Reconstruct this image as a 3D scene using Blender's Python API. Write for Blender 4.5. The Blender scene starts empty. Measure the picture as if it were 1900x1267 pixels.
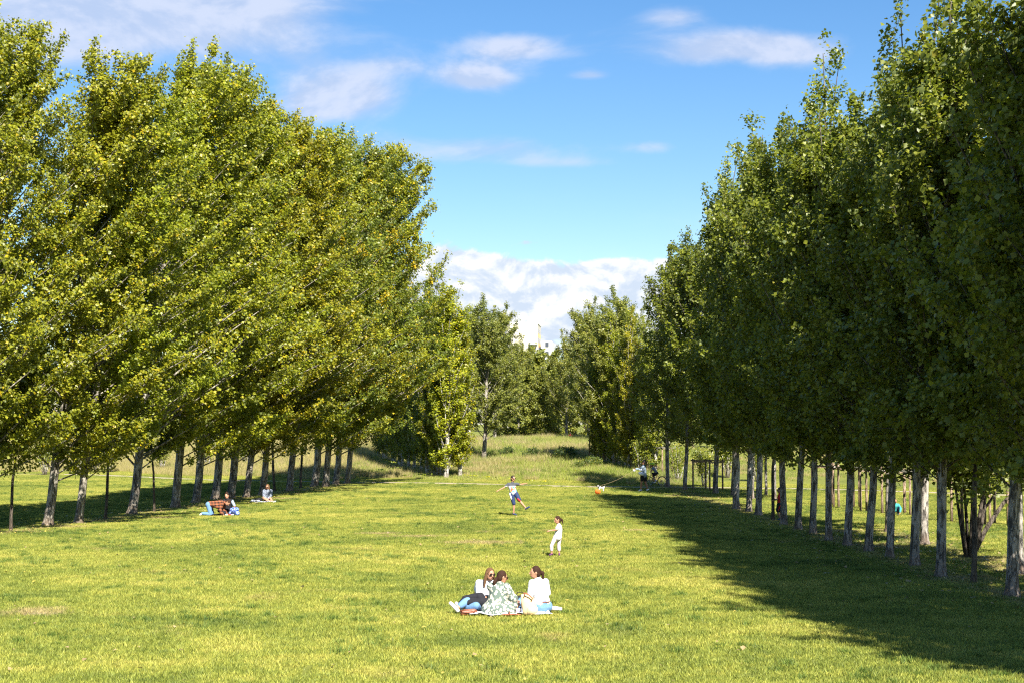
import bpy, math, random
import numpy as np
from mathutils import Vector, Matrix

# ------------------------------------------------------------------ camera
SC = bpy.context.scene
COL = SC.collection
F = 2903.0                      # focal length in pixels of a 1900 px wide picture
PITCH = math.atan(150.5 / F)
EYE = 3.6
cam_d = bpy.data.cameras.new('camera')
cam_d.sensor_width = 36.0
cam_d.lens = 36.0 * F / 1900
cam_d.clip_end = 6000
cam = bpy.data.objects.new('camera', cam_d)
cam.location = (0, 0, EYE)
cam.rotation_euler = (math.pi / 2 + PITCH, 0, 0)
COL.objects.link(cam)
SC.camera = cam

# ------------------------------------------------------------------ light
SUN_EL = math.radians(44)
SUN_AZ = math.radians(160)      # clockwise from +Y (view direction): behind the camera, to the right
sun_dir = Vector((math.sin(SUN_AZ) * math.cos(SUN_EL), math.cos(SUN_AZ) * math.cos(SUN_EL), math.sin(SUN_EL)))
sl = bpy.data.lights.new('sun', 'SUN')
sl.energy = 5.0
sl.angle = math.radians(0.53)
sl.color = (1.0, 0.95, 0.86)
sun = bpy.data.objects.new('sun', sl)
sun.rotation_euler = (-sun_dir).to_track_quat('-Z', 'Y').to_euler()
sun.location = (40, -60, 80)
COL.objects.link(sun)

SC.view_settings.view_transform = 'Standard'
SC.view_settings.look = 'None'
SC.view_settings.gamma = 1.0
SC.view_settings.use_curve_mapping = False
SC.view_settings.exposure = 1.5
SC.cycles.max_bounces = 6
SC.cycles.diffuse_bounces = 2
SC.cycles.glossy_bounces = 2
SC.cycles.transmission_bounces = 4
SC.cycles.transparent_max_bounces = 6
SC.cycles.caustics_reflective = False
SC.cycles.caustics_refractive = False
SC.cycles.use_denoising = False
SC.cycles.pixel_filter_type = 'BLACKMAN_HARRIS'
SC.cycles.filter_width = 1.2
SC.cycles.use_adaptive_sampling = False


class NT:
    """small helper to build node trees"""
    def __init__(self, tree):
        self.t = tree
        self.n = tree.nodes
        self.l = tree.links

    def node(self, typ, **kw):
        nd = self.n.new(typ)
        for k, v in kw.items():
            if k == 'ins':
                for i, val in v.items():
                    s = nd.inputs[i]
                    if hasattr(val, 'is_linked') or isinstance(val, bpy.types.NodeSocket):
                        self.l.new(val, s)
                    else:
                        s.default_value = val
            else:
                setattr(nd, k, v)
        return nd

    def m(self, op, a, b=0.0, c=None, clamp=False):
        ins = {0: a, 1: b}
        if c is not None:
            ins[2] = c
        return self.node('ShaderNodeMath', operation=op, use_clamp=clamp, ins=ins).outputs[0]

    def mix(self, fac, a, b, blend='MIX'):
        nd = self.n.new('ShaderNodeMix')
        nd.data_type = 'RGBA'
        nd.blend_type = blend
        for i, v in ((0, fac), (6, a), (7, b)):
            s = nd.inputs[i]
            if isinstance(v, bpy.types.NodeSocket):
                self.l.new(v, s)
            else:
                s.default_value = v if i == 0 else (tuple(v) + (1,) if len(v) == 3 else v)
        return nd.outputs[2]

    def noise(self, vec, scale, detail=2.0, rough=0.5, dist=0.0):
        nd = self.node('ShaderNodeTexNoise', ins={'Scale': scale, 'Detail': detail, 'Roughness': rough, 'Distortion': dist})
        if vec is not None:
            self.l.new(vec, nd.inputs['Vector'])
        return nd.outputs[0]

    def ramp(self, fac, stops, interp='LINEAR'):
        nd = self.n.new('ShaderNodeValToRGB')
        cr = nd.color_ramp
        cr.interpolation = interp
        while len(cr.elements) < len(stops):
            cr.elements.new(0.5)
        for e, (p, c) in zip(cr.elements, stops):
            e.position = p
            e.color = tuple(c) + (1,) if len(c) == 3 else c
        self.l.new(fac, nd.inputs[0])
        return nd.outputs[0]

    def smooth(self, v, lo, hi):
        nd = self.node('ShaderNodeMapRange', interpolation_type='SMOOTHSTEP', ins={'Value': v, 'From Min': lo, 'From Max': hi})
        return nd.outputs[0]


# ------------------------------------------------------------------ world: sky with clouds
W = bpy.data.worlds.new('World')
SC.world = W
W.use_nodes = True
W.node_tree.nodes.clear()
w = NT(W.node_tree)
sky = w.node('ShaderNodeTexSky', sky_type='NISHITA', sun_disc=False, sun_elevation=SUN_EL, sun_rotation=SUN_AZ,
             altitude=100, air_density=1.0, dust_density=0.35, ozone_density=2.2)
SKY_STRENGTH = 0.057
tc = w.node('ShaderNodeTexCoord')
sep = w.node('ShaderNodeSeparateXYZ', ins={0: tc.outputs['Generated']})
dx, dy, dz = sep.outputs
az = w.m('ARCTAN2', dx, dy)
el = w.m('ARCSINE', dz)
# wind-streaked noise over the whole sky, in azimuth / height
vecA = w.node('ShaderNodeCombineXYZ', ins={0: az, 1: w.m('MULTIPLY', el, 2.3), 2: 0.37}).outputs[0]
nz = w.noise(vecA, 9.0, 9.0, 0.58, 0.35)
vecB = w.node('ShaderNodeCombineXYZ', ins={0: w.m('ADD', az, -0.004), 1: w.m('MULTIPLY', w.m('ADD', el, 0.007), 2.3), 2: 0.37}).outputs[0]
nzB = w.noise(vecB, 9.0, 9.0, 0.58, 0.35)
broad = w.noise(vecA, 2.6, 3.0, 0.5)


def blob(px, py, sx, sy, amp):
    a0, e0 = (px - 950) / F, (784 - py) / F
    u = w.m('DIVIDE', w.m('SUBTRACT', az, a0), sx / F)
    v = w.m('DIVIDE', w.m('SUBTRACT', el, e0), sy / F)
    r2 = w.m('ADD', w.m('MULTIPLY', u, u), w.m('MULTIPLY', v, v))
    return w.m('MULTIPLY', w.m('EXPONENT', w.m('MULTIPLY', r2, -1.0)), amp)


thin = None
for b in ((160, 50, 380, 90, .52), (430, 20, 130, 26, .2), (60, 130, 190, 60, .22), (625, 185, 130, 55, .62), (560, 215, 60, 30, .3),
          (730, 130, 70, 20, .2), (955, 96, 85, 27, .52), (890, 150, 74, 24, .54), (1095, 146, 40, 10, .3),
          (1385, 98, 160, 28, .52), (1250, 45, 55, 17, .3), (1480, 120, 90, 22, .34), (1290, 120, 50, 16, .2),
          (920, 285, 210, 26, .44), (1210, 278, 60, 15, .3), (1030, 305, 140, 12, .22), (1230, 345, 90, 12, .16),
          (700, 262, 60, 18, .16), (2100, 260, 140, 60, .3), (-400, 260, 240, 60, .4), (300, 90, 420, 70, .18), (1000, 260, 260, 20, .16)):
    g = blob(*b)
    thin = g if thin is None else w.m('ADD', thin, g)
vecC = w.node('ShaderNodeCombineXYZ', ins={0: az, 1: w.m('MULTIPLY', el, 1.25), 2: 0.9}).outputs[0]
nzC = w.noise(vecC, 30.0, 9.0, .58, .25)
nzD = w.noise(w.node('ShaderNodeCombineXYZ', ins={0: w.m('ADD', az, -.002), 1: w.m('MULTIPLY', w.m('ADD', el, .005), 1.25), 2: 0.9}).outputs[0], 30.0, 9.0, .58, .25)
cum = None
for b in ((850, 500, 70, 50, .62), (955, 520, 95, 46, .66), (1040, 545, 70, 42, .55), (1140, 522, 90, 42, .66), (1250, 545, 110, 62, .5),
          (1000, 610, 300, 62, .55), (985, 452, 44, 10, .36), (700, 560, 160, 60, .5), (1420, 580, 180, 60, .5)):
    g = blob(*b)
    cum = g if cum is None else w.m('ADD', cum, g)
# far from the view the cloud cover simply follows the noise
dens_thin = w.m('MULTIPLY', w.smooth(w.m('ADD', w.m('ADD', thin, w.m('MULTIPLY', w.m('SUBTRACT', nz, .5), .95)), w.m('MULTIPLY', w.m('SUBTRACT', broad, .5), .35)), .16, .58), .85)
dens_cum = w.smooth(w.m('ADD', cum, w.m('MULTIPLY', w.m('SUBTRACT', nzC, .5), 1.0)), .30, .46)
low = w.m('MULTIPLY', w.smooth(el, .16, .02), w.smooth(w.m('ADD', broad, w.m('MULTIPLY', nz, .5)), .72, .92))
dens_cum = w.m('MAXIMUM', dens_cum, w.m('MULTIPLY', low, .85))
grad = w.m('SUBTRACT', nz, nzB)          # lit tops, greyer bases
lit = w.smooth(grad, -.07, .06)
litc = w.smooth(w.m('SUBTRACT', nzC, nzD), -.10, .10)
ccol = w.mix(litc, (4.3, 5.0, 6.0), (6.7, 6.8, 6.9))
tcol = w.mix(lit, (3.5, 4.2, 5.7), (4.7, 5.1, 6.2))
hsv = w.node('ShaderNodeHueSaturation', ins={'Hue': .504, 'Saturation': 1.30, 'Value': 1.02, 'Color': sky.outputs[0]}).outputs[0]
c1 = w.mix(dens_thin, hsv, tcol)
c2 = w.mix(dens_cum, c1, ccol)
bg = w.node('ShaderNodeBackground', ins={'Color': c2, 'Strength': SKY_STRENGTH})
wo = w.node('ShaderNodeOutputWorld', ins={'Surface': bg.outputs[0]})


# ------------------------------------------------------------------ helpers
def mesh_np(name, verts, faces, mat=None, smooth=False):
    """faces: array (n,k) of ints"""
    me = bpy.data.meshes.new(name)
    verts = np.asarray(verts, dtype=np.float32)
    faces = np.asarray(faces, dtype=np.int32)
    n, k = faces.shape
    me.vertices.add(len(verts))
    me.vertices.foreach_set('co', verts.ravel())
    me.loops.add(n * k)
    me.loops.foreach_set('vertex_index', faces.ravel())
    me.polygons.add(n)
    me.polygons.foreach_set('loop_start', np.arange(0, n * k, k, dtype=np.int32))
    me.polygons.foreach_set('loop_total', np.full(n, k, dtype=np.int32))
    if smooth:
        me.polygons.foreach_set('use_smooth', np.ones(n, dtype=bool))
    me.update(calc_edges=True)
    me.validate()
    if mat:
        me.materials.append(mat)
    return me


def link(name, me, parent=None, loc=None, rz=0.0):
    o = bpy.data.objects.new(name, me)
    COL.objects.link(o)
    if parent is not None:
        o.parent = parent
    if loc is not None:
        o.location = loc
    if rz:
        o.rotation_euler = (0, 0, rz)
    return o


def tag(o, label, cat, group=None, kind=None):
    if label:
        o['label'] = label
    if cat:
        o['category'] = cat
    if group:
        o['group'] = group
    if kind:
        o['kind'] = kind
    return o


def empty(name, loc, rz=0.0, label=None, cat=None, group=None):
    o = bpy.data.objects.new(name, None)
    o.empty_display_size = 0.3
    COL.objects.link(o)
    o.location = loc
    o.rotation_euler = (0, 0, rz)
    return tag(o, label, cat, group)


class MB:
    """collects quads"""
    def __init__(self):
        self.v = []
        self.f = []

    def tube(self, pts, radii, sides=8, cap=True, squash=1.0):
        pts = [Vector(p) for p in pts]
        n0 = len(self.v)
        prev = Vector((0.37, 0.93, 0.05))
        for i, p in enumerate(pts):
            d = (pts[min(i + 1, len(pts) - 1)] - pts[max(i - 1, 0)])
            d = d.normalized() if d.length > 1e-9 else Vector((0, 0, 1))
            u = prev - d * prev.dot(d)
            if u.length < 1e-4:
                u = d.orthogonal()
            u.normalize()
            prev = u
            q = d.cross(u)
            for k in range(sides):
                a = 2 * math.pi * k / sides
                self.v.append(tuple(p + (u * math.cos(a) + q * math.sin(a) * squash) * radii[i]))
        for i in range(len(pts) - 1):
            for k in range(sides):
                a = n0 + i * sides + k
                b = n0 + i * sides + (k + 1) % sides
                self.f.append((a, b, b + sides, a + sides))
        if cap:
            for i, flip in ((0, True), (len(pts) - 1, False)):
                c = len(self.v)
                self.v.append(tuple(pts[i]))
                for k in range(sides):
                    a = n0 + i * sides + k
                    b = n0 + i * sides + (k + 1) % sides
                    self.f.append((b, a, c) if flip else (a, b, c))
        return self

    def box(self, c, s, rz=0.0, M=None):
        n0 = len(self.v)
        R = M or Matrix.Rotation(rz, 3, 'Z')
        for z in (-.5, .5):
            for (x, y) in ((-.5, -.5), (.5, -.5), (.5, .5), (-.5, .5)):
                self.v.append(tuple(Vector(c) + R @ Vector((x * s[0], y * s[1], z * s[2]))))
        for q in ((0, 3, 2, 1), (4, 5, 6, 7), (0, 1, 5, 4), (1, 2, 6, 5), (2, 3, 7, 6), (3, 0, 4, 7)):
            self.f.append(tuple(n0 + i for i in q))
        return self

    def ball(self, c, r, seg=12, rings=8, M=None):
        """r: (rx, ry, rz)"""
        if not hasattr(r, '__len__'):
            r = (r, r, r)
        n0 = len(self.v)
        c = Vector(c)
        for i in range(rings + 1):
            t = math.pi * i / rings
            for k in range(seg):
                a = 2 * math.pi * k / seg
                p = Vector((r[0] * math.sin(t) * math.cos(a), r[1] * math.sin(t) * math.sin(a), r[2] * math.cos(t)))
                if M is not None:
                    p = M @ p
                self.v.append(tuple(c + p))
        for i in range(rings):
            for k in range(seg):
                a = n0 + i * seg + k
                b = n0 + i * seg + (k + 1) % seg
                self.f.append((a, a + seg, b + seg, b))
        return self

    def mesh(self, name, mat, smooth=True):
        me = bpy.data.meshes.new(name)
        me.from_pydata(self.v, [], self.f)
        if smooth:
            me.polygons.foreach_set('use_smooth', [True] * len(me.polygons))
        me.update()
        if mat:
            me.materials.append(mat)
        return me

    def build(self, name, mat, parent=None, smooth=True):
        return link(name, self.mesh(name, mat, smooth), parent)


# ------------------------------------------------------------------ terrain
def sstep(t):
    t = np.clip(t, 0, 1)
    return t * t * (3 - 2 * t)


PATH_PTS = []        # filled below: x -> y of the path


def ray_flat(px, py, z=0.0):
    a, b = (px - 950) / F, (633.5 - py) / F
    d = Vector((a, math.cos(PITCH) - b * math.sin(PITCH), math.sin(PITCH) + b * math.cos(PITCH)))
    t = (z - EYE) / d.z
    return Vector((d.x * t, d.y * t, z))


for px, py in ((0, 879), (150, 881), (400, 890), (640, 894), (860, 896), (1080, 901), (1250, 903.5), (1440, 907), (1660, 912), (1880, 918)):
    PATH_PTS.append(ray_flat(px, py))
PX = np.array([p.x for p in PATH_PTS])
PY = np.array([p.y for p in PATH_PTS])


def path_y(x):
    x = np.asarray(x, dtype=float)
    y = np.interp(x, PX, PY)
    y = np.where(x < PX[0], PY[0] + (x - PX[0]) * (PY[1] - PY[0]) / (PX[1] - PX[0]), y)
    y = np.where(x > PX[-1], PY[-1] + (x - PX[-1]) * (PY[-1] - PY[-2]) / (PX[-1] - PX[-2]), y)
    return np.clip(y, 55, 150)


def height(x, y):
    x = np.asarray(x, dtype=float)
    y = np.asarray(y, dtype=float)
    d = y - path_y(x)
    h = np.interp(x, [-60, -25, -8, 8, 18, 40], [1.5, 1.5, 1.9, 1.9, .9, .8])
    z = h * sstep((d - 2.5) / 46.0) * (1 - .6 * sstep((d - 52) / 40.0))
    z = z + 0.05 * np.sin(x * .21 + 1.3) * np.sin(y * .13) * sstep((y - 20) / 30)
    z = z + .18 * np.sin(x * .33) * np.sin(y * .21 + 2) * sstep((d - 8) / 30)
    return z


def H1(x, y):
    return float(height(x, y))


def at(px, py, up=0.0):
    """the ground point seen at pixel (px, py) of the 1900 px picture; up = a height above it"""
    a, b = (px - 950) / F, (633.5 - py) / F
    d = Vector((a, math.cos(PITCH) - b * math.sin(PITCH), math.sin(PITCH) + b * math.cos(PITCH)))
    t, step = 5.0, 0.25
    while t < 400:
        p = Vector((0, 0, EYE)) + d * t
        if p.z < H1(p.x, p.y):
            break
        t += step
    p = Vector((0, 0, EYE)) + d * t
    p.z = H1(p.x, p.y) + up
    return p


# ------------------------------------------------------------------ materials
def new_mat(name):
    m = bpy.data.materials.new(name)
    m.use_nodes = True
    m.node_tree.nodes.clear()
    return m, NT(m.node_tree)


def plain(name, col, rough=.7, spec=.3, noise=0.12, nscale=30.0, metallic=0.0):
    m, t = new_mat(name)
    tcn = t.node('ShaderNodeTexCoord')
    n = t.noise(tcn.outputs['Object'], nscale, 4.0, .6)
    c = t.mix(n, [max(0, c * (1 - noise)) for c in col], [min(1, c * (1 + noise)) for c in col])
    bs = t.node('ShaderNodeBsdfPrincipled', ins={'Base Color': c, 'Roughness': rough, 'Specular IOR Level': spec, 'Metallic': metallic})
    bump = t.node('ShaderNodeBump', ins={'Strength': .45, 'Distance': .02, 'Height': n})
    t.l.new(bump.outputs[0], bs.inputs['Normal'])
    t.node('ShaderNodeOutputMaterial', ins={'Surface': bs.outputs[0]})
    return m


def leaf_mat(name, ca, cb, cy, yfrac=.04, under=(.16, .20, .10), trans=.34, rough=.42, autumn=0.0):
    """leaves: hue varies leaf by leaf, the underside is paler, light passes through"""
    m, t = new_mat(name)
    geo = t.node('ShaderNodeNewGeometry')
    oi = t.node('ShaderNodeObjectInfo')
    r = geo.outputs['Random Per Island']
    tcn = t.node('ShaderNodeTexCoord')
    n = t.noise(tcn.outputs['Object'], .9, 2.0)
    f = t.m('ADD', t.m('MULTIPLY', r, .65), t.m('MULTIPLY', n, .35))
    c = t.mix(f, ca, cb)
    r2 = t.m('FRACT', t.m('MULTIPLY', r, 37.7))
    yf = t.m('LESS_THAN', r2, yfrac)
    if autumn:
        an = t.smooth(t.noise(tcn.outputs['Object'], .42, 2.0), .56, .68)
        yf = t.m('MAXIMUM', yf, t.m('LESS_THAN', r2, t.m('MULTIPLY', an, autumn)))
    c = t.mix(yf, c, cy)
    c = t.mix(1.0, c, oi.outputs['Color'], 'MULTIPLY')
    cu = t.mix(.55, c, under)
    cf = t.mix(geo.outputs['Backfacing'], c, cu)
    bs = t.node('ShaderNodeBsdfPrincipled', ins={'Base Color': cf, 'Roughness': rough, 'Specular IOR Level': .38})
    ct = t.mix(1.0, c, (1.5, 1.6, .75), 'MULTIPLY')
    tr = t.node('ShaderNodeBsdfTranslucent', ins={'Color': ct})
    mx = t.node('ShaderNodeMixShader', ins={0: trans, 1: bs.outputs[0], 2: tr.outputs[0]})
    t.node('ShaderNodeOutputMaterial', ins={'Surface': mx.outputs[0]})
    return m


M_LEAF_L = leaf_mat('poplar_leaf', (.115, .145, .009), (.35, .335, .022), (.44, .33, .015), .05)
M_LEAF_AUT = leaf_mat('poplar_leaf_turning', (.10, .14, .016), (.22, .24, .028), (.50, .35, .012), .04, autumn=.85)
M_LEAF_R = leaf_mat('deep_green_poplar_leaf', (.065, .10, .010), (.26, .27, .026), (.20, .18, .02), .03)  # leaf of its own deeper green, next to the yellower left row
M_LEAF_COL = leaf_mat('columnar_poplar_leaf', (.14, .175, .014), (.27, .28, .018), (.42, .34, .015), .05)
M_LEAF_FAR = leaf_mat('far_tree_leaf', (.105, .13, .020), (.24, .24, .040), (.22, .20, .03), .04)


def bark_mat(name, light, dark, warm):
    m, t = new_mat(name)
    tcn = t.node('ShaderNodeTexCoord')
    mp = t.node('ShaderNodeMapping', ins={'Vector': tcn.outputs['Object'], 'Scale': (1, 1, .35)})
    n1 = t.noise(mp.outputs[0], 5.0, 6.0, .65, .4)
    n2 = t.noise(mp.outputs[0], 22.0, 5.0, .7)
    mp2 = t.node('ShaderNodeMapping', ins={'Vector': tcn.outputs['Object'], 'Scale': (6, 6, 1.1)})
    fiss = t.smooth(t.noise(mp2.outputs[0], 2.4, 4.0, .65, .8), .48, .60)
    sepn = t.node('ShaderNodeSeparateXYZ', ins={0: tcn.outputs['Object']})
    base = t.smooth(sepn.outputs[2], .55, .05)
    c = t.mix(t.smooth(n1, .35, .62), dark, light)
    c = t.mix(t.m('MULTIPLY', fiss, .9), c, [d * .32 for d in dark])
    spots = t.smooth(n2, .60, .70)
    c = t.mix(t.m('MULTIPLY', spots, .6), c, [min(.7, l * 1.35) for l in light])
    c = t.mix(t.m('MULTIPLY', base, .65), c, warm)
    bs = t.node('ShaderNodeBsdfPrincipled', ins={'Base Color': c, 'Roughness': .9, 'Specular IOR Level': .2})
    hgt = t.m('SUBTRACT', n2, t.m('MULTIPLY', fiss, 1.2))
    bump = t.node('ShaderNodeBump', ins={'Strength': .8, 'Distance': .03, 'Height': hgt})
    t.l.new(bump.outputs[0], bs.inputs['Normal'])
    t.node('ShaderNodeOutputMaterial', ins={'Surface': bs.outputs[0]})
    return m


M_BARK_L = bark_mat('warm_grey_bark', (.42, .38, .31), (.17, .145, .115), (.24, .17, .11))
M_BARK_R = bark_mat('pale_grey_bark', (.44, .395, .34), (.17, .15, .125), (.20, .14, .10))
M_BARK_D = bark_mat('dark_bark', (.16, .13, .10), (.06, .048, .036), (.12, .09, .06))
M_TWIG = bark_mat('brown_twig_bark', (.20, .17, .13), (.11, .09, .065), (.14, .11, .08))
M_BARK_W = bark_mat('whitish_bark', (.60, .57, .50), (.30, .26, .21), (.25, .2, .15))
M_WOOD = bark_mat('weathered_stake_wood', (.34, .25, .17), (.20, .135, .085), (.2, .14, .09))
M_RAIL = bark_mat('silvered_rail_wood', (.42, .39, .34), (.25, .22, .18), (.3, .26, .2))


def pos_xy(t):
    geo = t.node('ShaderNodeNewGeometry')
    return geo.outputs['Position']


def lawn_color(t, blade=False):
    p = pos_xy(t)
    big = t.noise(p, .16, 3.0, .55)
    mid = t.noise(p, .75, 4.0, .6, .3)
    fine = t.noise(p, 4.2, 5.0, .7, .4)
    f = t.m('ADD', t.m('MULTIPLY', big, .36), t.m('ADD', t.m('MULTIPLY', mid, .34), t.m('MULTIPLY', fine, .36)))
    f = t.m('SUBTRACT', f, .03)
    c = t.ramp(f, [(.39, (.118, .160, .030)), (.455, (.198, .236, .042)), (.52, (.278, .300, .054)), (.60, (.40, .38, .088))])
    dry = t.m('MULTIPLY', t.smooth(t.noise(p, .30, 5.0, .65, .5), .60, .74), .75)
    c = t.mix(dry, c, (.33, .27, .10))
    return c, p


def soil_mask(t, p):
    """bare worn patches: named spots plus noise"""
    sp = t.node('ShaderNodeSeparateXYZ', ins={0: p})
    acc = None
    spots = [(60, 1135, 2.0, 1.2), (895, 1006, 3.4, 1.3), (770, 995, 3.2, .9), (700, 990, 2.2, .7), (1180, 985, 1.6, .5), (1840, 1040, 2.6, 2.2),
             (1560, 985, 3, 1.2), (1640, 1015, 2.6, 1.4), (1790, 1075, 2.2, 1.6), (1550, 1000, 2.4, 1.2), (1700, 1008, 2.2, 1), (430, 945, 1.6, .8), (300, 958, 2.2, .9),
             (130, 975, 2.2, .9), (1880, 1100, 1.6, 1.2), (60, 985, 1.5, .7), (200, 965, 1.8, .7), (520, 925, 3.0, 1.0), (1245, 920, 2.0, 1.2), (560, 912, 3, 1)]
    for px, py, sx, sy in spots:
        q = ray_flat(px, py)
        u = t.m('DIVIDE', t.m('SUBTRACT', sp.outputs[0], q.x), sx * .6)
        v = t.m('DIVIDE', t.m('SUBTRACT', sp.outputs[1], q.y), sy)
        g = t.m('EXPONENT', t.m('MULTIPLY', t.m('ADD', t.m('MULTIPLY', u, u), t.m('MULTIPLY', v, v)), -1.0))
        acc = g if acc is None else t.m('MAXIMUM', acc, g)
    rowmask = None
    for (ax_, ay_), (bx_, by_), wd in (((1239, 903), (1878, 1108), .9), ((88, 976), (644, 898), .8), ((1649, 988), (1893, 1067), .9)):
        A, B = ray_flat(ax_, ay_), ray_flat(bx_, by_)
        k_ = (B.x - A.x) / (B.y - A.y)
        lx = t.m('SUBTRACT', sp.outputs[0], t.m('ADD', t.m('MULTIPLY', sp.outputs[1], k_), A.x - k_ * A.y))
        lx = t.m('DIVIDE', lx, wd)
        g = t.m('MULTIPLY', t.m('EXPONENT', t.m('MULTIPLY', t.m('MULTIPLY', lx, lx), -1.0)), .80)
        inside = t.m('MULTIPLY', t.m('LESS_THAN', sp.outputs[1], max(A.y, B.y) + 2), t.m('GREATER_THAN', sp.outputs[1], 18.0))
        g = t.m('MULTIPLY', g, inside)
        rowmask = g if rowmask is None else t.m('MAXIMUM', rowmask, g)
    acc = t.m('MAXIMUM', acc, rowmask)
    n = t.noise(p, 1.3, 5.0, .65)
    n2 = t.noise(p, 5.5, 5.0, .75)
    return t.smooth(t.m('ADD', t.m('MULTIPLY', acc, .62), t.m('ADD', t.m('MULTIPLY', n, .65), t.m('MULTIPLY', t.m('SUBTRACT', n2, .5), .9))), .68, .98)


def make_ground_mat():
    m, t = new_mat('lawn_soil_and_turf')
    c, p = lawn_color(t)
    s = soil_mask(t, p)
    fine = t.noise(p, 14.0, 5.0, .7)
    c = t.mix(.30, c, (.16, .14, .05))
    c = t.mix(1.0, c, (.72, .74, .70), 'MULTIPLY')
    soil = t.mix(fine, (.26, .19, .12), (.40, .31, .20))
    c = t.mix(s, c, soil)
    c = t.mix(t.m('MULTIPLY', t.smooth(fine, .45, .6), .35), c, (.09, .10, .02))
    bs = t.node('ShaderNodeBsdfPrincipled', ins={'Base Color': c, 'Roughness': .95, 'Specular IOR Level': .1})
    bump = t.node('ShaderNodeBump', ins={'Strength': .7, 'Distance': .05, 'Height': fine})
    t.l.new(bump.outputs[0], bs.inputs['Normal'])
    t.node('ShaderNodeOutputMaterial', ins={'Surface': bs.outputs[0]})
    return m


def make_blade_mat(name, tint=(1, 1, 1), straw=0.0, trans=.3):
    m, t = new_mat(name)
    c, p = lawn_color(t)
    s = soil_mask(t, p)
    geo = t.node('ShaderNodeNewGeometry')
    r = geo.outputs['Random Per Island']
    c = t.mix(1.0, c, tint, 'MULTIPLY')
    c = t.mix(t.m('MULTIPLY', s, .85), c, (.36, .29, .14))
    c = t.mix(1.0, c, t.ramp(r, [(0, (.62, .66, .60)), (.5, (1.08, 1.05, 1.0)), (1, (1.62, 1.5, 1.4))]), 'MULTIPLY')
    if straw:
        sf = t.m('LESS_THAN', t.m('FRACT', t.m('MULTIPLY', r, 17.3)), t.m('ADD', straw - .35, t.m('MULTIPLY', t.noise(p, .12, 3.0), .7)))
        c = t.mix(sf, c, (.40, .33, .15))
    bs = t.node('ShaderNodeBsdfPrincipled', ins={'Base Color': c, 'Roughness': .55, 'Specular IOR Level': .25})
    tr = t.node('ShaderNodeBsdfTranslucent', ins={'Color': c})
    mx = t.node('ShaderNodeMixShader', ins={0: trans, 1: bs.outputs[0], 2: tr.outputs[0]})
    t.node('ShaderNodeOutputMaterial', ins={'Surface': mx.outputs[0]})
    return m


M_GROUND = make_ground_mat()
M_BLADE = make_blade_mat('lawn_blade')
M_TUFT = make_blade_mat('coarse_tuft_blade', (.50, .66, .66))
M_TALL = make_blade_mat('tall_grass_blade', (.80, .92, .85), .22)
M_STRAW = make_blade_mat('straw_grass_blade', (1.0, .95, 1.0), .72)
M_WEED = leaf_mat('weed_leaf', (.05, .09, .02), (.11, .15, .03), (.3, .28, .03), .08)

m, t = new_mat('trodden_path_gravel')
p_ = pos_xy(t)
f_ = t.noise(p_, 18.0, 5.0, .7)
f2_ = t.noise(p_, .8, 3.0, .6)
c_ = t.mix(f_, (.28, .225, .16), (.44, .37, .28))
c_ = t.mix(t.m('MULTIPLY', t.smooth(f2_, .5, .7), .4), c_, (.30, .27, .14))
b_ = t.node('ShaderNodeBsdfPrincipled', ins={'Base Color': c_, 'Roughness': .95, 'Specular IOR Level': .1})
t.node('ShaderNodeOutputMaterial', ins={'Surface': b_.outputs[0]})
M_PATH = m

# ------------------------------------------------------------------ ground sheet
xs = np.unique(np.concatenate([np.arange(-70, 70.01, 1.0), np.linspace(-1500, -70, 40), np.linspace(70, 1500, 40)]))
ys = np.unique(np.concatenate([np.arange(-12, 190.01, 1.0), np.linspace(-300, -12, 14), np.linspace(190, 3000, 60)]))
XX, YY = np.meshgrid(xs, ys)
ZZ = height(XX, YY)
vv = np.stack([XX.ravel(), YY.ravel(), ZZ.ravel()], 1)
nx, ny = len(xs), len(ys)
ii, jj = np.meshgrid(np.arange(nx - 1), np.arange(ny - 1))
a_ = (jj * nx + ii).ravel()
ff = np.stack([a_, a_ + 1, a_ + nx + 1, a_ + nx], 1)
g_me = mesh_np('ground', vv, ff, M_GROUND, True)
tag(link('ground', g_me), 'park ground under the mown lawn and the grassy bank', None, kind='structure')

# the path: a narrow strip a little above the ground
px_ = np.arange(-75, 75.01, .75)
rows = []
rngp = np.random.default_rng(5)
for s_, off in ((0, -.62), (1, -.2), (2, .2), (3, .62)):
    yy_ = path_y(px_) + off + (rngp.normal(0, .07, len(px_)) if s_ in (0, 3) else 0)
    rows.append(np.stack([px_, yy_, height(px_, yy_) + (.006 if s_ in (0, 3) else .012)], 1))
pv = np.concatenate(rows)
n_ = len(px_)
pf = np.concatenate([np.stack([k * n_ + np.arange(n_ - 1), k * n_ + np.arange(1, n_), (k + 1) * n_ + np.arange(1, n_), (k + 1) * n_ + np.arange(n_ - 1)], 1) for k in range(3)])
tag(link('path', mesh_np('path', pv, pf, M_PATH, True)), 'narrow trodden earth path crossing behind the lawn', None, kind='structure')


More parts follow.
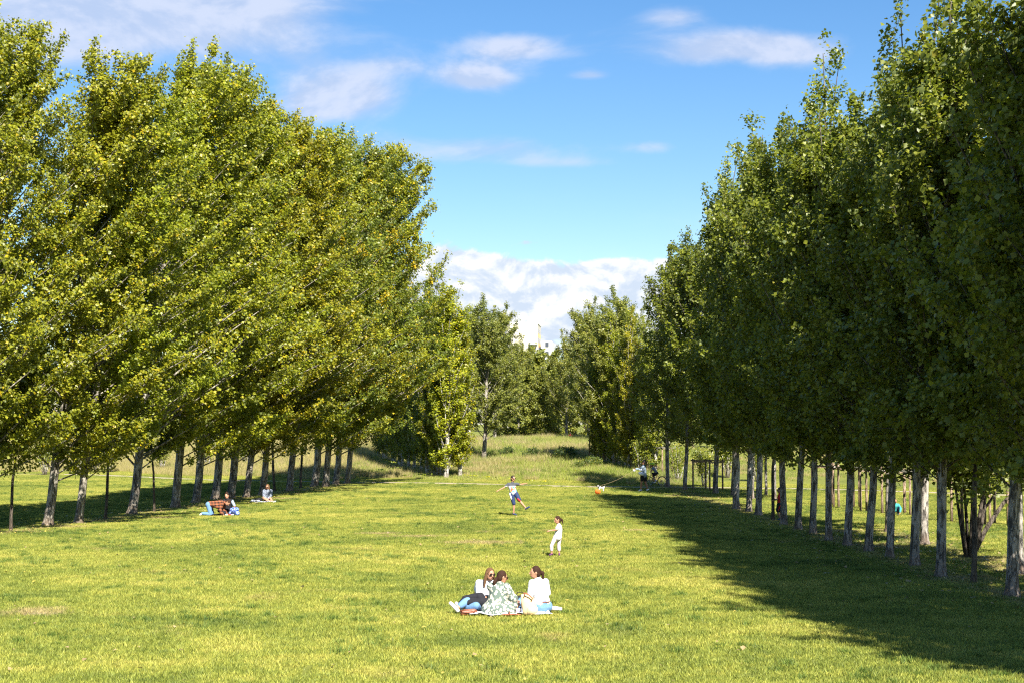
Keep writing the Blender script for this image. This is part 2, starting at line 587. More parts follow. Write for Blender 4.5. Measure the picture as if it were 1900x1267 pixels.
# ------------------------------------------------------------------ grass scattered with geometry nodes
def blade_patch(name, seed, size, n, h0, h1, wid, mat, bend=.35, seg=1, clump=0.0, spread=None):
    rng = np.random.default_rng(seed)
    if spread is not None:
        ang = rng.uniform(0, 2 * np.pi, n)
        rr = np.abs(rng.normal(0, spread, n))
        base = np.stack([rr * np.cos(ang), rr * np.sin(ang), np.zeros(n)], 1)
    else:
        base = np.stack([rng.uniform(-size / 2, size / 2, n), rng.uniform(-size / 2, size / 2, n), np.zeros(n)], 1)
    hgt = rng.uniform(h0, h1, n)
    if clump:
        hgt *= .75 + clump * (np.sin(base[:, 0] * 9 + seed) * np.sin(base[:, 1] * 8 + 2 * seed))
    az_ = rng.uniform(0, 2 * np.pi, n)
    lean = rng.uniform(.1, 1.0, n) * bend * hgt
    L = np.stack([np.cos(az_) * lean, np.sin(az_) * lean, np.zeros(n)], 1)
    fa = rng.uniform(0, np.pi, n)
    S = np.stack([np.cos(fa), np.sin(fa), np.zeros(n)], 1) * (wid * rng.uniform(.6, 1.3, n))[:, None]
    up = np.stack([np.zeros(n), np.zeros(n), hgt], 1)
    if seg == 1:
        v = np.stack([base - S / 2, base + S / 2, base + up + L], 1).reshape(-1, 3)
        f = np.arange(3 * n).reshape(-1, 3)
    else:
        mid = base + up * .55 + L * .3
        tip = base + up + L * 1.2
        v = np.stack([base - S / 2, base + S / 2, mid + S * .42, mid - S * .42, tip], 1).reshape(-1, 3)
        k = 5 * np.arange(n)[:, None]
        f = np.concatenate([k + np.array([[0, 1, 2]]), k + np.array([[0, 2, 3]]), k + np.array([[3, 2, 4]])])
    me = mesh_np(name, v, f, mat)
    return bpy.data.objects.new(name, me)      # not linked: only a source for the scatter


def scatter(name, label, pts, rots, scales, sources, idx=None):
    n = len(pts)
    me = bpy.data.meshes.new(name)
    me.vertices.add(n)
    me.vertices.foreach_set('co', np.asarray(pts, dtype=np.float32).ravel())
    for nm, arr, ty in (('rz', rots, 'FLOAT'), ('sc', scales, 'FLOAT')):
        at_ = me.attributes.new(nm, ty, 'POINT')
        at_.data.foreach_set('value', np.asarray(arr, dtype=np.float32))
    at_ = me.attributes.new('pick', 'INT', 'POINT')
    if idx is None:
        idx = np.arange(n) % len(sources)
    at_.data.foreach_set('value', np.asarray(idx, dtype=np.int32))
    o = link(name, me)
    ng = bpy.data.node_groups.new(name + '_scatter', 'GeometryNodeTree')
    ng.interface.new_socket('Geometry', in_out='INPUT', socket_type='NodeSocketGeometry')
    ng.interface.new_socket('Geometry', in_out='OUTPUT', socket_type='NodeSocketGeometry')
    g = NT(ng)
    gi = g.node('NodeGroupInput')
    go = g.node('NodeGroupOutput')
    join = g.node('GeometryNodeJoinGeometry')
    for s in reversed(sources):
        oi = g.node('GeometryNodeObjectInfo')
        oi.inputs['Object'].default_value = s
        oi.inputs['As Instance'].default_value = True
        g.l.new(oi.outputs['Geometry'], join.inputs[0])

    def attr(nm, ty):
        a = g.node('GeometryNodeInputNamedAttribute', data_type=ty)
        a.inputs['Name'].default_value = nm
        return a.outputs['Attribute']
    rot = g.node('ShaderNodeCombineXYZ')
    g.l.new(attr('rz', 'FLOAT'), rot.inputs[2])
    iop = g.node('GeometryNodeInstanceOnPoints')
    g.l.new(gi.outputs[0], iop.inputs['Points'])
    g.l.new(join.outputs[0], iop.inputs['Instance'])
    iop.inputs['Pick Instance'].default_value = True
    g.l.new(attr('pick', 'INT'), iop.inputs['Instance Index'])
    g.l.new(rot.outputs[0], iop.inputs['Rotation'])
    g.l.new(attr('sc', 'FLOAT'), iop.inputs['Scale'])
    g.l.new(iop.outputs[0], go.inputs[0])
    md = o.modifiers.new('scatter', 'NODES')
    md.node_group = ng
    tag(o, label, None, kind='stuff')
    return o


rng = np.random.default_rng(11)
# mown lawn: 1 m patches over everything from in front of the camera to a bit beyond the path
gx, gy = np.meshgrid(np.arange(-44, 44, .9), np.arange(14, 122, .9))
gx = gx.ravel() + rng.uniform(-.12, .12, gx.size)
gy = gy.ravel() + rng.uniform(-.12, .12, gy.size)
pyy = path_y(gx)
keep = (np.abs(gx) < gy * .345 + 4) & (np.abs(gy - pyy) > 1.05) & (gy < pyy + 7)
gx, gy = gx[keep], gy[keep]
patches = [blade_patch('lawn_patch', 20 + i, 1.0, 1700, .018, .068, .015, M_BLADE, 1.0) for i in range(4)]
scatter('lawn_grass', 'short mown grass covering the whole lawn', np.stack([gx, gy, height(gx, gy) - .004], 1),
        rng.integers(0, 4, len(gx)) * math.pi / 2 + rng.uniform(-.2, .2, len(gx)), rng.uniform(.92, 1.12, len(gx)), patches)

# coarser darker tufts, gathered in clusters
n_t = 6500
tx = rng.uniform(-34, 34, n_t * 3)
ty = 14 + 82 * rng.uniform(0, 1, n_t * 3) ** .8
cl = np.sin(tx * .55 + 1.7 * np.sin(ty * .31)) * np.sin(ty * .42 + 1.9 * np.sin(tx * .27)) + .5 * np.sin(tx * 1.3 + ty * .9)
keep = (np.abs(tx) < ty * .345 + 3) & (ty < path_y(tx) - 1.0) & (rng.uniform(-.6, 1.5, n_t * 3) < cl)
tx, ty = tx[keep][:n_t], ty[keep][:n_t]
tufts = [blade_patch('grass_tuft', 40 + i, .3, 110, .05, .11, .014, M_TUFT, 1.1, spread=.075 + .03 * i) for i in range(3)]
scatter('lawn_tufts', 'darker coarse tufts dotted over the lawn', np.stack([tx, ty, height(tx, ty) - .004], 1),
        rng.uniform(0, 6.28, len(tx)), rng.uniform(.6, 1.35, len(tx)), tufts)

# fallen leaves and bits of litter under the rows and here and there on the lawn
rl = np.random.default_rng(77)
segs = [((1239, 903), (1878, 1108), 2600), ((88, 976), (644, 898), 2000), ((1649, 988), (1893, 1067), 700)]
LP_ = []
for a_p, b_p, n_ in segs:
    A, B = ray_flat(*a_p), ray_flat(*b_p)
    u_ = rl.uniform(-.1, 1.05, n_)
    LP_.append(np.stack([A.x + (B.x - A.x) * u_ + rl.normal(0, 1.1, n_), A.y + (B.y - A.y) * u_ + rl.normal(0, 1.0, n_)], 1))
LP_.append(np.stack([rl.uniform(-14, 14, 900), rl.uniform(20, 80, 900)], 1))
LP_ = np.concatenate(LP_)
LP_ = LP_[LP_[:, 1] > 19]
LPZ = np.stack([LP_[:, 0], LP_[:, 1], height(LP_[:, 0], LP_[:, 1]) + rl.uniform(.03, .06, len(LP_))], 1)
LITTER = dict(pts=LPZ)

# tall grass on the bank beyond the path
gx, gy = np.meshgrid(np.arange(-62, 60, 1.0), np.arange(80, 190, 1.0))
gx = gx.ravel() + rng.uniform(-.4, .4, gx.size)
gy = gy.ravel() + rng.uniform(-.4, .4, gy.size)
dd = gy - path_y(gx)
keep = (np.abs(gx) < gy * .345 + 4) & (dd > np.where(gx > 12, 14 + 3 * np.sin(gx), 5.0 + 1.5 * np.sin(gx * .6)))
gx, gy, dd = gx[keep], gy[keep], dd[keep]
tall = [blade_patch('tall_grass_patch', 60 + i, 1.5, 520, .22, .60, .020, M_TALL, .5, 2, .25) for i in range(3)]
straw = [blade_patch('straw_grass_patch', 70 + i, 1.5, 520, .35, .80, .018, M_STRAW, .45, 2, .25) for i in range(3)]
sfrac = np.interp(gx, [-40, -14, -8, 4, 60], [.95, .8, .18, .12, .05]) + .25 * np.sin(gx * .35) * np.sin(gy * .22)
pick = np.where(rng.uniform(0, 1, len(gx)) < sfrac, 3, 0) + rng.integers(0, 3, len(gx))
hs = np.interp(dd, [4, 10, 22], [.45, .8, 1.0]) * np.interp(gx, [10, 16], [1.0, .45]) * rng.uniform(.75, 1.2, len(gx))
scatter('tall_grass', 'tall green and straw coloured meadow grass on the bank', np.stack([gx, gy, height(gx, gy) - .01], 1),
        rng.uniform(0, 6.28, len(gx)), hs, tall + straw, pick)


# ------------------------------------------------------------------ trees
def leaves_mesh(name, C, size, rng, mat, out=None, wind=0.0):
    """a folded kite per leaf at the points C"""
    n = len(C)
    nrm = rng.normal(0, 1, (n, 3))
    nrm[:, 2] += .75
    if out is not None:
        nrm += out * .95
    nrm /= np.linalg.norm(nrm, axis=1)[:, None] + 1e-9
    tp = rng.normal(0, 1, (n, 3))
    tp[:, 2] -= .6
    tp[:, 0] += wind
    tp -= nrm * np.sum(tp * nrm, 1)[:, None]
    tp /= np.linalg.norm(tp, axis=1)[:, None] + 1e-9
    sd = np.cross(nrm, tp)
    L = (size * rng.uniform(.45, 1.45, n))[:, None]
    v = np.stack([C - tp * L * .5, C - tp * L * .12 - sd * L * .48 + nrm * L * .12, C + tp * L * .5, C - tp * L * .12 + sd * L * .48 + nrm * L * .12], 1).reshape(-1, 3)
    k = 4 * np.arange(n)[:, None]
    f = np.concatenate([k + np.array([[0, 1, 2]]), k + np.array([[0, 2, 3]])], 1).reshape(-1, 3)
    return mesh_np(name, v, f, mat)


def gen_tree(key, seed, H, cb, R, lean, wind, nprim, ntw, nleaf, leaf, r0, m_leaf, m_bark, e0=38, e1=68, style='poplar', twig=.85, spires=1.0):
    """returns meshes (trunk, branches, crown) with the base at the origin"""
    rng = np.random.default_rng(seed)
    nt = 14
    tz = np.linspace(0, 1, nt)
    wob = np.cumsum(rng.normal(0, .035, (nt, 2)), 0) * (H / 14)
    wob -= wob[0]
    T = np.stack([lean * (.35 * tz + .65 * tz ** 1.8) + wob[:, 0], wob[:, 1], -0.15 + tz * H * .97], 1)
    rad = r0 * (1 - tz) ** .85 + .012
    tb = MB()
    fine = [(-.15, 1.55), (.05, 1.4), (.18, 1.16), (.5, 1.03)]
    pts, rr = [], []
    for z, k in fine:
        f_ = (z + .15) / (H * .97)
        pts.append((np.interp(f_, tz, T[:, 0]), np.interp(f_, tz, T[:, 1]), z))
        rr.append(r0 * k)
    for i in range(1, nt):
        if T[i, 2] > .9:
            pts.append(tuple(T[i]))
            rr.append(rad[i])
    tb.tube(pts, rr, 10)
    trunk = tb.mesh(key + '_trunk', m_bark)

    # primaries
    t = (np.arange(nprim) + rng.uniform(0, 1, nprim)) / nprim
    z0 = cb + (H * .93 - cb) * t ** 1.05
    azm = np.arange(nprim) * 2.39996 + rng.normal(0, .5, nprim)
    elv = np.radians(e0 + (e1 - e0) * t + rng.normal(0, 7, nprim))
    if style == 'poplar':
        prof = (.62 + .38 * np.clip(t / .14, 0, 1)) * (1 - t ** 2.4) ** .62 + .10
    elif style == 'pointed':
        prof = (.62 + .38 * np.clip(t / .14, 0, 1)) * (1 - t ** 1.6) ** .85 + .05
    elif style == 'column':
        prof = (.7 + .3 * np.clip(t / .3, 0, 1)) * (1 - t ** 3) ** .8 + .08
    else:
        prof = np.sin(np.pi * (.18 + .80 * t)) ** .6
    L = R * prof / np.cos(elv) * rng.uniform(.72, 1.18, nprim)
    L = np.minimum(L, H * .30 * (1.15 - .62 * t)) if style == 'poplar' else np.minimum(L, H * .34)
    x0 = np.interp(z0, T[:, 2], T[:, 0])
    y0 = np.interp(z0, T[:, 2], T[:, 1])
    P0 = np.stack([x0, y0, z0], 1)
    D = np.stack([np.cos(azm) * np.cos(elv), np.sin(azm) * np.cos(elv), np.sin(elv)], 1)

    def bpos(i, s):
        """points on primary i at parameter s (arrays)"""
        s = np.asarray(s)[:, None]
        Li = L[i][:, None] if np.ndim(i) else L[i]
        p = P0[i] + D[i] * Li * s
        p = p + np.array([0, 0, 1.0]) * (.16 * Li * s * s) * spires
        p = p + np.array([1.0, 0, 0]) * wind * Li * s * s
        return p
    bb = MB()
    for i in range(nprim):
        ss = np.linspace(0, .92, 4)
        q = bpos(np.full(4, i), ss)
        rb = max(.008, .011 * L[i])
        bb.tube([tuple(x) for x in q], [rb * (1 - .8 * s) for s in ss], 4, cap=False)
    # twigs
    nt_ = nprim * ntw
    pi = np.repeat(np.arange(nprim), ntw)
    s = rng.uniform(.12, 1.0, nt_) ** .8
    tw0 = bpos(pi, s)
    td = D[pi] * .85 + rng.normal(0, .50, (nt_, 3))
    td[:, 2] += .35
    td[:, 0] += wind * .8
    td /= np.linalg.norm(td, axis=1)[:, None]
    tl = twig * rng.uniform(.45, 1.25, nt_) * (.7 + .3 * (1 - s)) * np.clip(L[pi] / 1.6, .45, 1.2)
    for i in rng.choice(nt_, min(nt_, 260), replace=False):
        a, b = tw0[i], tw0[i] + td[i] * tl[i]
        bb.tube([tuple(a), tuple(b)], [.010, .005], 3, cap=False)
    branches = bb.mesh(key + '_branches', M_TWIG if m_bark in (M_BARK_R, M_BARK_D) else m_bark)
    # leaves: mostly along twigs, some along the primaries and the leader
    wgt = tl / tl.sum()
    k = rng.choice(nt_, int(nleaf * .95), p=wgt)
    u = rng.uniform(.05, 1.08, len(k))[:, None]
    C = tw0[k] + td[k] * tl[k][:, None] * u + rng.normal(0, .065 + leaf * .36, (len(k), 3))
    kk = rng.integers(0, nprim, nleaf - len(k))
    C2 = bpos(kk, rng.uniform(.3, 1.05, len(kk))) + rng.normal(0, .09, (len(kk), 3))
    # leader tip
    tipn = 70
    u = rng.uniform(0, 1, tipn)
    C3 = np.stack([np.interp(H * (.90 + .075 * u), T[:, 2], T[:, 0]), np.interp(H * (.90 + .075 * u), T[:, 2], T[:, 1]), H * (.90 + .075 * u)], 1) + rng.normal(0, .13, (tipn, 3))
    C = np.concatenate([C, C2, C3])
    C[:, 2] = np.maximum(C[:, 2], .35)
    out = C - np.stack([np.interp(C[:, 2], T[:, 2], T[:, 0]), np.interp(C[:, 2], T[:, 2], T[:, 1]), C[:, 2] - .3], 1)
    out /= np.linalg.norm(out, axis=1)[:, None] + 1e-6
    crown = leaves_mesh(key + '_crown', C, leaf, rng, m_leaf, out, wind)
    return trunk, branches, crown


def plant(meshes, name, loc, label, cat, group, scale=1.0, rz=0.0, tint=(1, 1, 1), trunk_scale=None, sz=None, lean=0.0):
    e = empty(name, loc, rz, label, cat, group)
    e.scale = (scale, scale, sz if sz else scale)
    if lean:
        e.rotation_euler = (Matrix.Rotation(math.radians(lean), 3, 'Y') @ Matrix.Rotation(rz, 3, 'Z')).to_euler()
    tr = link('trunk', meshes[0], e)
    if trunk_scale:
        tr.scale = (trunk_scale, trunk_scale, 1)
    link('branches', meshes[1], e)
    c = link('crown', meshes[2], e)
    c.color = tuple(tint) + (1,)
    return e


M_LITTER = leaf_mat('dry_fallen_leaf', (.20, .13, .06), (.42, .33, .16), (.5, .38, .08), .2, (.35, .3, .2), .1)
tag(link('fallen_leaves', leaves_mesh('fallen_leaves', LITTER['pts'], .07, rl, M_LITTER, np.tile([0, 0, 3.0], (len(LITTER['pts']), 1)))), 'dry fallen leaves lying in the grass under the rows', None, kind='stuff')
LV = [gen_tree('left_poplar', 100 + i, 18.3, 1.75, 3.75, .7, .27, 108, 10, 92000, .108, .165, M_LEAF_L, M_BARK_L, 38, 66) for i in range(4)]
LA = [gen_tree('turning_poplar', 110 + i, 18.3, 1.75, 3.85, .8, .29, 108, 10, 92000, .108, .165, M_LEAF_AUT, M_BARK_L, 38, 64) for i in range(2)]
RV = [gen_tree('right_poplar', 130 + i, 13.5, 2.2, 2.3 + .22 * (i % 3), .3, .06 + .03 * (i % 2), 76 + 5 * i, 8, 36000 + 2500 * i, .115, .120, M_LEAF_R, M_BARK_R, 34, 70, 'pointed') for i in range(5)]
CV = [gen_tree('columnar_poplar', 150 + i, 13.0, .25, 1.25, .3, .08, 74, 7, 24000, .11, .13, M_LEAF_COL, M_BARK_W, 62, 80, 'column', .55) for i in range(3)]
FV = [gen_tree('far_tree', 170 + i, 12.5, 1.8, 3.9, .4, .08, 56, 9, 36000, .125, .17, M_LEAF_FAR, M_BARK_W if i == 1 else M_BARK_L, 32, 66, 'pointed') for i in range(3)]
TV = [gen_tree('thin_sapling', 190 + i, 5.0, 2.1, 1.1, .4, .1, 26, 7, 6500, .12, .05, M_LEAF_R, M_BARK_D, 30, 60, 'round', .5) for i in range(2)]
WV = [gen_tree('round_tree', 200 + i, 8.0, .6, 3.2, .1, .0, 44, 8, 14000, .2, .12, M_LEAF_FAR, M_BARK_D, 15, 62, 'round', .9) for i in range(2)]

ORD = ['first', 'second', 'third', 'fourth', 'fifth', 'sixth', 'seventh', 'eighth', 'ninth', 'tenth', 'eleventh', 'twelfth', 'thirteenth',
       'fourteenth', 'fifteenth', 'sixteenth', 'seventeenth', 'eighteenth']
R = random.Random(3)

# left row: stout trunks at these picture points, near to far
left_row = [(88, 976, 15.6), (145, 971, 15.3), (244, 954, 17.3), (325, 942, 17.6), (363, 934, 17.0), (399, 927, 17.1), (427, 925, 16.8), (457, 923, 17), (486, 920, 17), (537, 911, 17.1), (583, 903, 18), (604, 903, 17.6), (622, 899, 18.3), (644, 898, 18.9)]
left_note = ['pale leaning trunk, nearest whole one to the left edge', 'slimmer leaning trunk beside the nearest pale one', 'thick trunk flared at the foot, left of the picnickers',
             'dark straight trunk, left of the kneeling plaid shirt', 'pale footed trunk just left of the plaid shirt', 'trunk right behind the plaid shirt',
             'trunk behind the sitting picnicker with a hair bun', 'narrow trunk halfway between the two picnic groups', 'trunk right behind the seated woman in grey',
             'tall trunk just right of the seated woman in grey', 'pale footed trunk, fourth from the far end of the row', 'trunk close to its left neighbour, third from the far end', 'narrow dark trunk, last but one at the far end',
             'last trunk at the far end of the row']
for i, (px, py, hh) in enumerate(left_row):
    p = at(px, py)
    aut = i in (9, 10, 12)
    ms = LA[i % 2] if aut else LV[i % 4]
    s = hh / 18.6 * (1.0 if i < 11 else .97)
    plant(ms, 'poplar_tree', p, 'tall left row poplar: ' + left_note[i], 'tree', 'tall poplars in the left row', s * (1.12 if i < 10 or i == 13 else 1.04),
          R.uniform(-.35, .35) + (0 if i % 2 else 0), (R.uniform(.96, 1.1), R.uniform(.97, 1.06), .95), R.uniform(.85, 1.15), s * R.uniform(.98, 1.05), [4.5, 4, 5, 3, 4, 3, 4, 3.5, 4.5, 3, 3.5, 2.5, 4, 3.5][i])
# the row goes on beyond the picture edge and, doubled, behind
for k, (x, y) in enumerate([(-17.5, 51.6), (-18.4, 48.0), (-19.2, 44.5)]):
    plant(LV[k % 4], 'poplar_tree', (x, y, H1(x, y)), 'left row poplar whose leafy side fills the picture edge, trunk outside', 'tree', 'poplars past the left picture edge', .86, .3 * k)
for k, (px, py) in enumerate([(20, 985), (195, 964), (286, 950), (510, 912), (558, 906)]):
    plant(TV[k % 2], 'young_tree', at(px, py), ['thin dark young tree at the left picture edge', 'thin dark young tree left of the thick flared trunk',
          'thin young tree with low dark leaves right of the flared trunk', 'thin mottled stem right of the seated woman in grey', 'very thin stem between stout far trunks'][k],
          'tree', 'thin young trees in the left row', [1.0, 1.1, .95, 1.25, 1.2][k], k * 1.3)

# right row
right_row = [(1239, 903, 13.4), (1271, 909, 13.0), (1328, 916, 15.2), (1367, 945, 15.0), (1389, 950, 14.4), (1407, 956, 15.6), (1454, 974, 14.6), (1482, 983, 14.8), (1509, 992, 14.4),
             (1538, 1004, 14.2), (1572, 1013, 14.0), (1612, 1023, 13.8), (1650, 1038, 14.0), (1698, 1050, 14.4), (1745, 1072, 14.6), (1878, 1108, 14.4)]
right_note = ['farthest trunk, just right of the bicycle', 'slim trunk left of the brown stake frame', 'trunk just right of the brown stake frame', 'thick trunk with a white splashed foot',
              'trunk with a pale knotted foot, left of the boy in red', 'trunk two to the left of the boy in red', 'trunk the boy in red stands against', 'trunk next to the right of the boy in red',
              'trunk left of the long stake rail', 'slender trunk before the long stake rail', 'slightly leaning trunk before the middle of the rail', 'trunk with whitish patches left of the teal crouching child',
              'leaning trunk that half hides the teal crouching child', 'pale straight trunk right of the teal crouching child', 'straight trunk left of the many stemmed shrub', 'nearest big trunk at the right picture edge']
for i, (px, py, hh) in enumerate(right_row):
    p = at(px, py)
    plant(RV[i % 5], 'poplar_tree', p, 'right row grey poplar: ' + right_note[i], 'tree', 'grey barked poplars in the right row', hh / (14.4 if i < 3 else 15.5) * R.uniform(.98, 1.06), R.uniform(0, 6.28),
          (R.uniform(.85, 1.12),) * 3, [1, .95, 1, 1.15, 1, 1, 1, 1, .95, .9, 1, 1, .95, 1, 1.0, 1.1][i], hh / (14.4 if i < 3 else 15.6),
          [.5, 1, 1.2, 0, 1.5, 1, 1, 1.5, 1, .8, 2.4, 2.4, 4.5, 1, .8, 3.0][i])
for k, y in enumerate([29.8, 27.0, 23.6, 20.4, 17.4]):  # row carried on toward the camera; the nearest are unseen, added for their shade
    x = 10.45 + .02 * k
    plant(RV[(k + 2) % 5], 'poplar_tree', (x, y, H1(x, y)), 'right row poplar with its trunk outside the right picture edge, shading the lawn', 'tree', 'poplars past the right picture edge', 1.0, k * .4)
for k, y in enumerate([31.0]):
    plant(RV[(k + 1) % 5], 'poplar_tree', (12.4, y, 0), 'second line poplar outside the right picture edge, shading the nearest trunks', 'tree', 'second line poplars past the right edge', 1.0, k * .7 + 1)
# second line further to the right
second = [(1361, 919), (1396, 926), (1421, 919), (1438, 928), (1649, 988), (1716, 1012), (1893, 1067)]
second_note = ['grey trunk half behind the thick splashed one', 'pale slim trunk behind the row, left of the boy in red', 'thin tan trunk behind the row, left of the boy in red', 'thin pale trunk just left of the boy in red',
               'dark topped trunk behind the leaning one', 'stout brown grey trunk right of the teal child', 'brown trunk behind the nearest big one at the edge']
for i, (px, py) in enumerate(second):
    plant(RV[(i + 1) % 5], 'poplar_tree', at(px, py), 'second line poplar: ' + second_note[i], 'tree', 'poplars behind the right row', [.95, .9, .8, .85, .95, .9, .9][i], i * .9,
          (1, 1, 1), [1, .8, .7, .7, 1, 1.1, 1][i])
for k, (px, py) in enumerate([(1434, 966), (1806, 1084)]):
    plant(TV[k], 'young_tree', at(px, py), ['thin dark young tree the boy in red holds', 'thin dark young tree before the many stemmed shrub'][k], 'tree', 'thin young trees in the right row', 1.15, k)

# columnar poplars going back on the left of the gap
n_c = 15
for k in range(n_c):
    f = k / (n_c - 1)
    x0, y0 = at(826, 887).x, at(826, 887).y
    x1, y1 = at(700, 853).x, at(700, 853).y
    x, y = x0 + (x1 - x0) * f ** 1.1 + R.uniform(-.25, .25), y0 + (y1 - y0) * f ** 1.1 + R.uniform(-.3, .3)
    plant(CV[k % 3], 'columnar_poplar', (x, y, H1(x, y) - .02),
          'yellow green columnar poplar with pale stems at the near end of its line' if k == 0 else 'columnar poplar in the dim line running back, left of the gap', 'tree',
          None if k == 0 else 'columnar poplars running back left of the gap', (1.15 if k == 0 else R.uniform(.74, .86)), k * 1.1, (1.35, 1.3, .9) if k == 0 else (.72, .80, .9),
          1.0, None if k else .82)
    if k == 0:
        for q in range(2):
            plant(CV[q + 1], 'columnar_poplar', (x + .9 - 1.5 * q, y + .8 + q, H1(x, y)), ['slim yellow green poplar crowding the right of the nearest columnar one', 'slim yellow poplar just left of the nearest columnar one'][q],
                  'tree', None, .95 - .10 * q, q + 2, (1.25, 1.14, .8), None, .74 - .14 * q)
# dense columns on the right of the gap
n_c = 13
for k in range(n_c):
    f = k / (n_c - 1)
    a0, a1 = at(1110, 864), at(1225, 884)
    x, y = a0.x + (a1.x - a0.x) * f + R.uniform(-.2, .2), a0.y + (a1.y - a0.y) * f + 2.5 + R.uniform(-.4, .4)
    yel = k in (7, 8)
    plant(CV[(k + 1) % 3], 'columnar_poplar', (x, y, H1(x, y)), ('bright yellow columnar poplar behind the pale stakes' if k == 7 else 'yellow columnar poplar right of the brightest one') if yel else
          'dim columnar poplar in the dense line behind the stakes', 'tree', None if yel else 'columnar poplars behind the stakes', R.uniform(.52, .66), k * .8, (1.35, 1.15, .8) if yel else (1.15, 1.15, 1.0))

# single far trees in the gap
plant(FV[0], 'poplar_tree', at(898, 856), 'dark trunked tree standing alone in the meadow, left of the pale building', 'tree', None, .90, 0, (1, 1, 1), 1.1, .80)
plant(FV[1], 'poplar_tree', at(1126, 862), 'white stemmed tree rising over the stakes, right of the pale building', 'tree', None, .95, 0, (1.15, 1.12, 1.1), 1.0, .78)
gap = [(918, 150, .95, 'T', 'tree just right of the lone meadow tree, before the building'), (870, 146, .95, 'T', 'tree filling between the yellow columnar poplar and the lone meadow tree'),
       (1092, 148, .90, 'T', 'loose pale tree right of the building gap'), (1108, 142, .88, 'T', 'loose tree behind the white stemmed one'), (1163, 138, .95, 'T', 'loose pale tree where the right row begins'),
       (1050, 158, .76, 'T', 'lower pale tree whose crown closes the building gap on its right'), (962, 160, .74, 'T', 'lower tree whose crown covers the left side of the building'),
       (1010, 166, 1.06, 'W', 'low round tree right below the pale building'), (1036, 176, 1.0, 'W', 'bushy tree behind the far walker in red'), (985, 160, .8, 'W', 'bushy tree right of the lone meadow tree'),
       (948, 172, 1.05, 'W', 'wide low tree between lone meadow tree and building'), (1085, 176, 1.1, 'W', 'wide low tree behind the loose pale one'), (962, 190, 1.2, 'W', 'low tree hiding the foot of the pale building')]
for k, (px, d, s, kd, lab) in enumerate(gap):
    x = (px - 950) / F * d
    plant(FV[k % 3] if kd == 'T' else WV[k % 2], 'poplar_tree' if kd == 'T' else 'round_tree', (x, d, H1(x, d)), lab, 'tree', 'trees at the back of the gap', s, k * 1.1,
          [(1.15, 1.12, 1.05), (.95, 1, 1), (1.2, 1.15, 1.1)][k % 3] if kd == 'T' else (1.1, 1.1, 1))
# tree belt far behind everything
k = 0
for d, x0_, x1_, dxx in ((186, -68, 68, 6.4), (205, -78, 78, 7.0)):
    x = x0_
    while x <= x1_:
        s = R.uniform(.78, 1.0)
        if abs(x - 2.8) < 5:
            s = .62
        yy = d + R.uniform(-5, 5)
        ms = FV[k % 3] if R.random() < .6 else WV[k % 2]
        if ms in WV:
            s *= 1.35
        plant(ms, 'far_tree', (x, yy, H1(x, yy)), 'green tree in the belt closing the view behind the meadow', 'tree', 'trees in the far belt', s, k * .7, (R.uniform(.8, 1.1),) * 3)
        x += dxx * R.uniform(.8, 1.2)
        k += 1


# ------------------------------------------------------------------ shrubs, multi-stemmed trees
def leaf_blob(name, seed, n, size, rad, mat, zc=.5):
    rng = np.random.default_rng(seed)
    cl = rng.normal(0, 1, (max(6, n // 60), 3))
    cl /= np.linalg.norm(cl, axis=1)[:, None]
    cl *= rng.uniform(.35, 1.0, len(cl))[:, None] ** .6
    C = cl[rng.integers(0, len(cl), n)] + rng.normal(0, .17, (n, 3))
    C = C * np.array(rad) + np.array([0, 0, rad[2] * zc * 2])
    C[:, 2] = np.abs(C[:, 2]) + .02
    return leaves_mesh(name, C, size, rng, mat, None)


def multistem(seed, h, spread, n, r, mat, leafm, nleaf, leaf=.10, z_leaf=.55, extra=None):
    rng = np.random.default_rng(seed)
    mb = MB()
    pts_all = []
    for i in range(n):
        a = 2 * math.pi * i / n + rng.uniform(-.4, .4)
        b = rng.uniform(.35, 1.0) * spread
        p = [(0.06 * math.cos(a), .06 * math.sin(a), -.08), (.35 * b * math.cos(a), .35 * b * math.sin(a), h * .22), (.6 * b * math.cos(a + .25), .6 * b * math.sin(a + .25), h * .55),
             (b * math.cos(a), b * math.sin(a), h * rng.uniform(.85, 1.05))]
        rr = r * rng.uniform(.6, 1.1)
        mb.tube(p, [rr, rr * .8, rr * .55, rr * .22], 6)
        for s in np.linspace(z_leaf, 1, 12):
            q = np.array([np.interp(s, [0, .22, .55, 1], [c[k] for c in p]) for k in range(3)])
            pts_all.append(q)
    if extra:
        for p, rs in extra:
            mb.tube(p, rs, 6)
            for s in (.7, .85, 1.0):
                pts_all.append(np.array(Vector(p[-2]).lerp(Vector(p[-1]), s)))
    stems = mb.mesh('shrub_stems', mat)
    pts_all = np.array(pts_all)
    C = pts_all[rng.integers(0, len(pts_all), nleaf)] + rng.normal(0, .22 * (h / 3) ** .7, (nleaf, 3))
    C[:, 2] = np.maximum(C[:, 2], .1)
    return stems, leaves_mesh('shrub_leaves', C, leaf, rng, leafm, None)


def put_multi(ms, name, loc, label, group, s=1.0, rz=0.0, tint=(1, 1, 1), cat='shrub'):
    e = empty(name, loc, rz, label, cat, group)
    e.scale = (s, s, s)
    link('stems', ms[0], e)
    c = link('crown', ms[1], e)
    c.color = tuple(tint) + (1,)
    return e


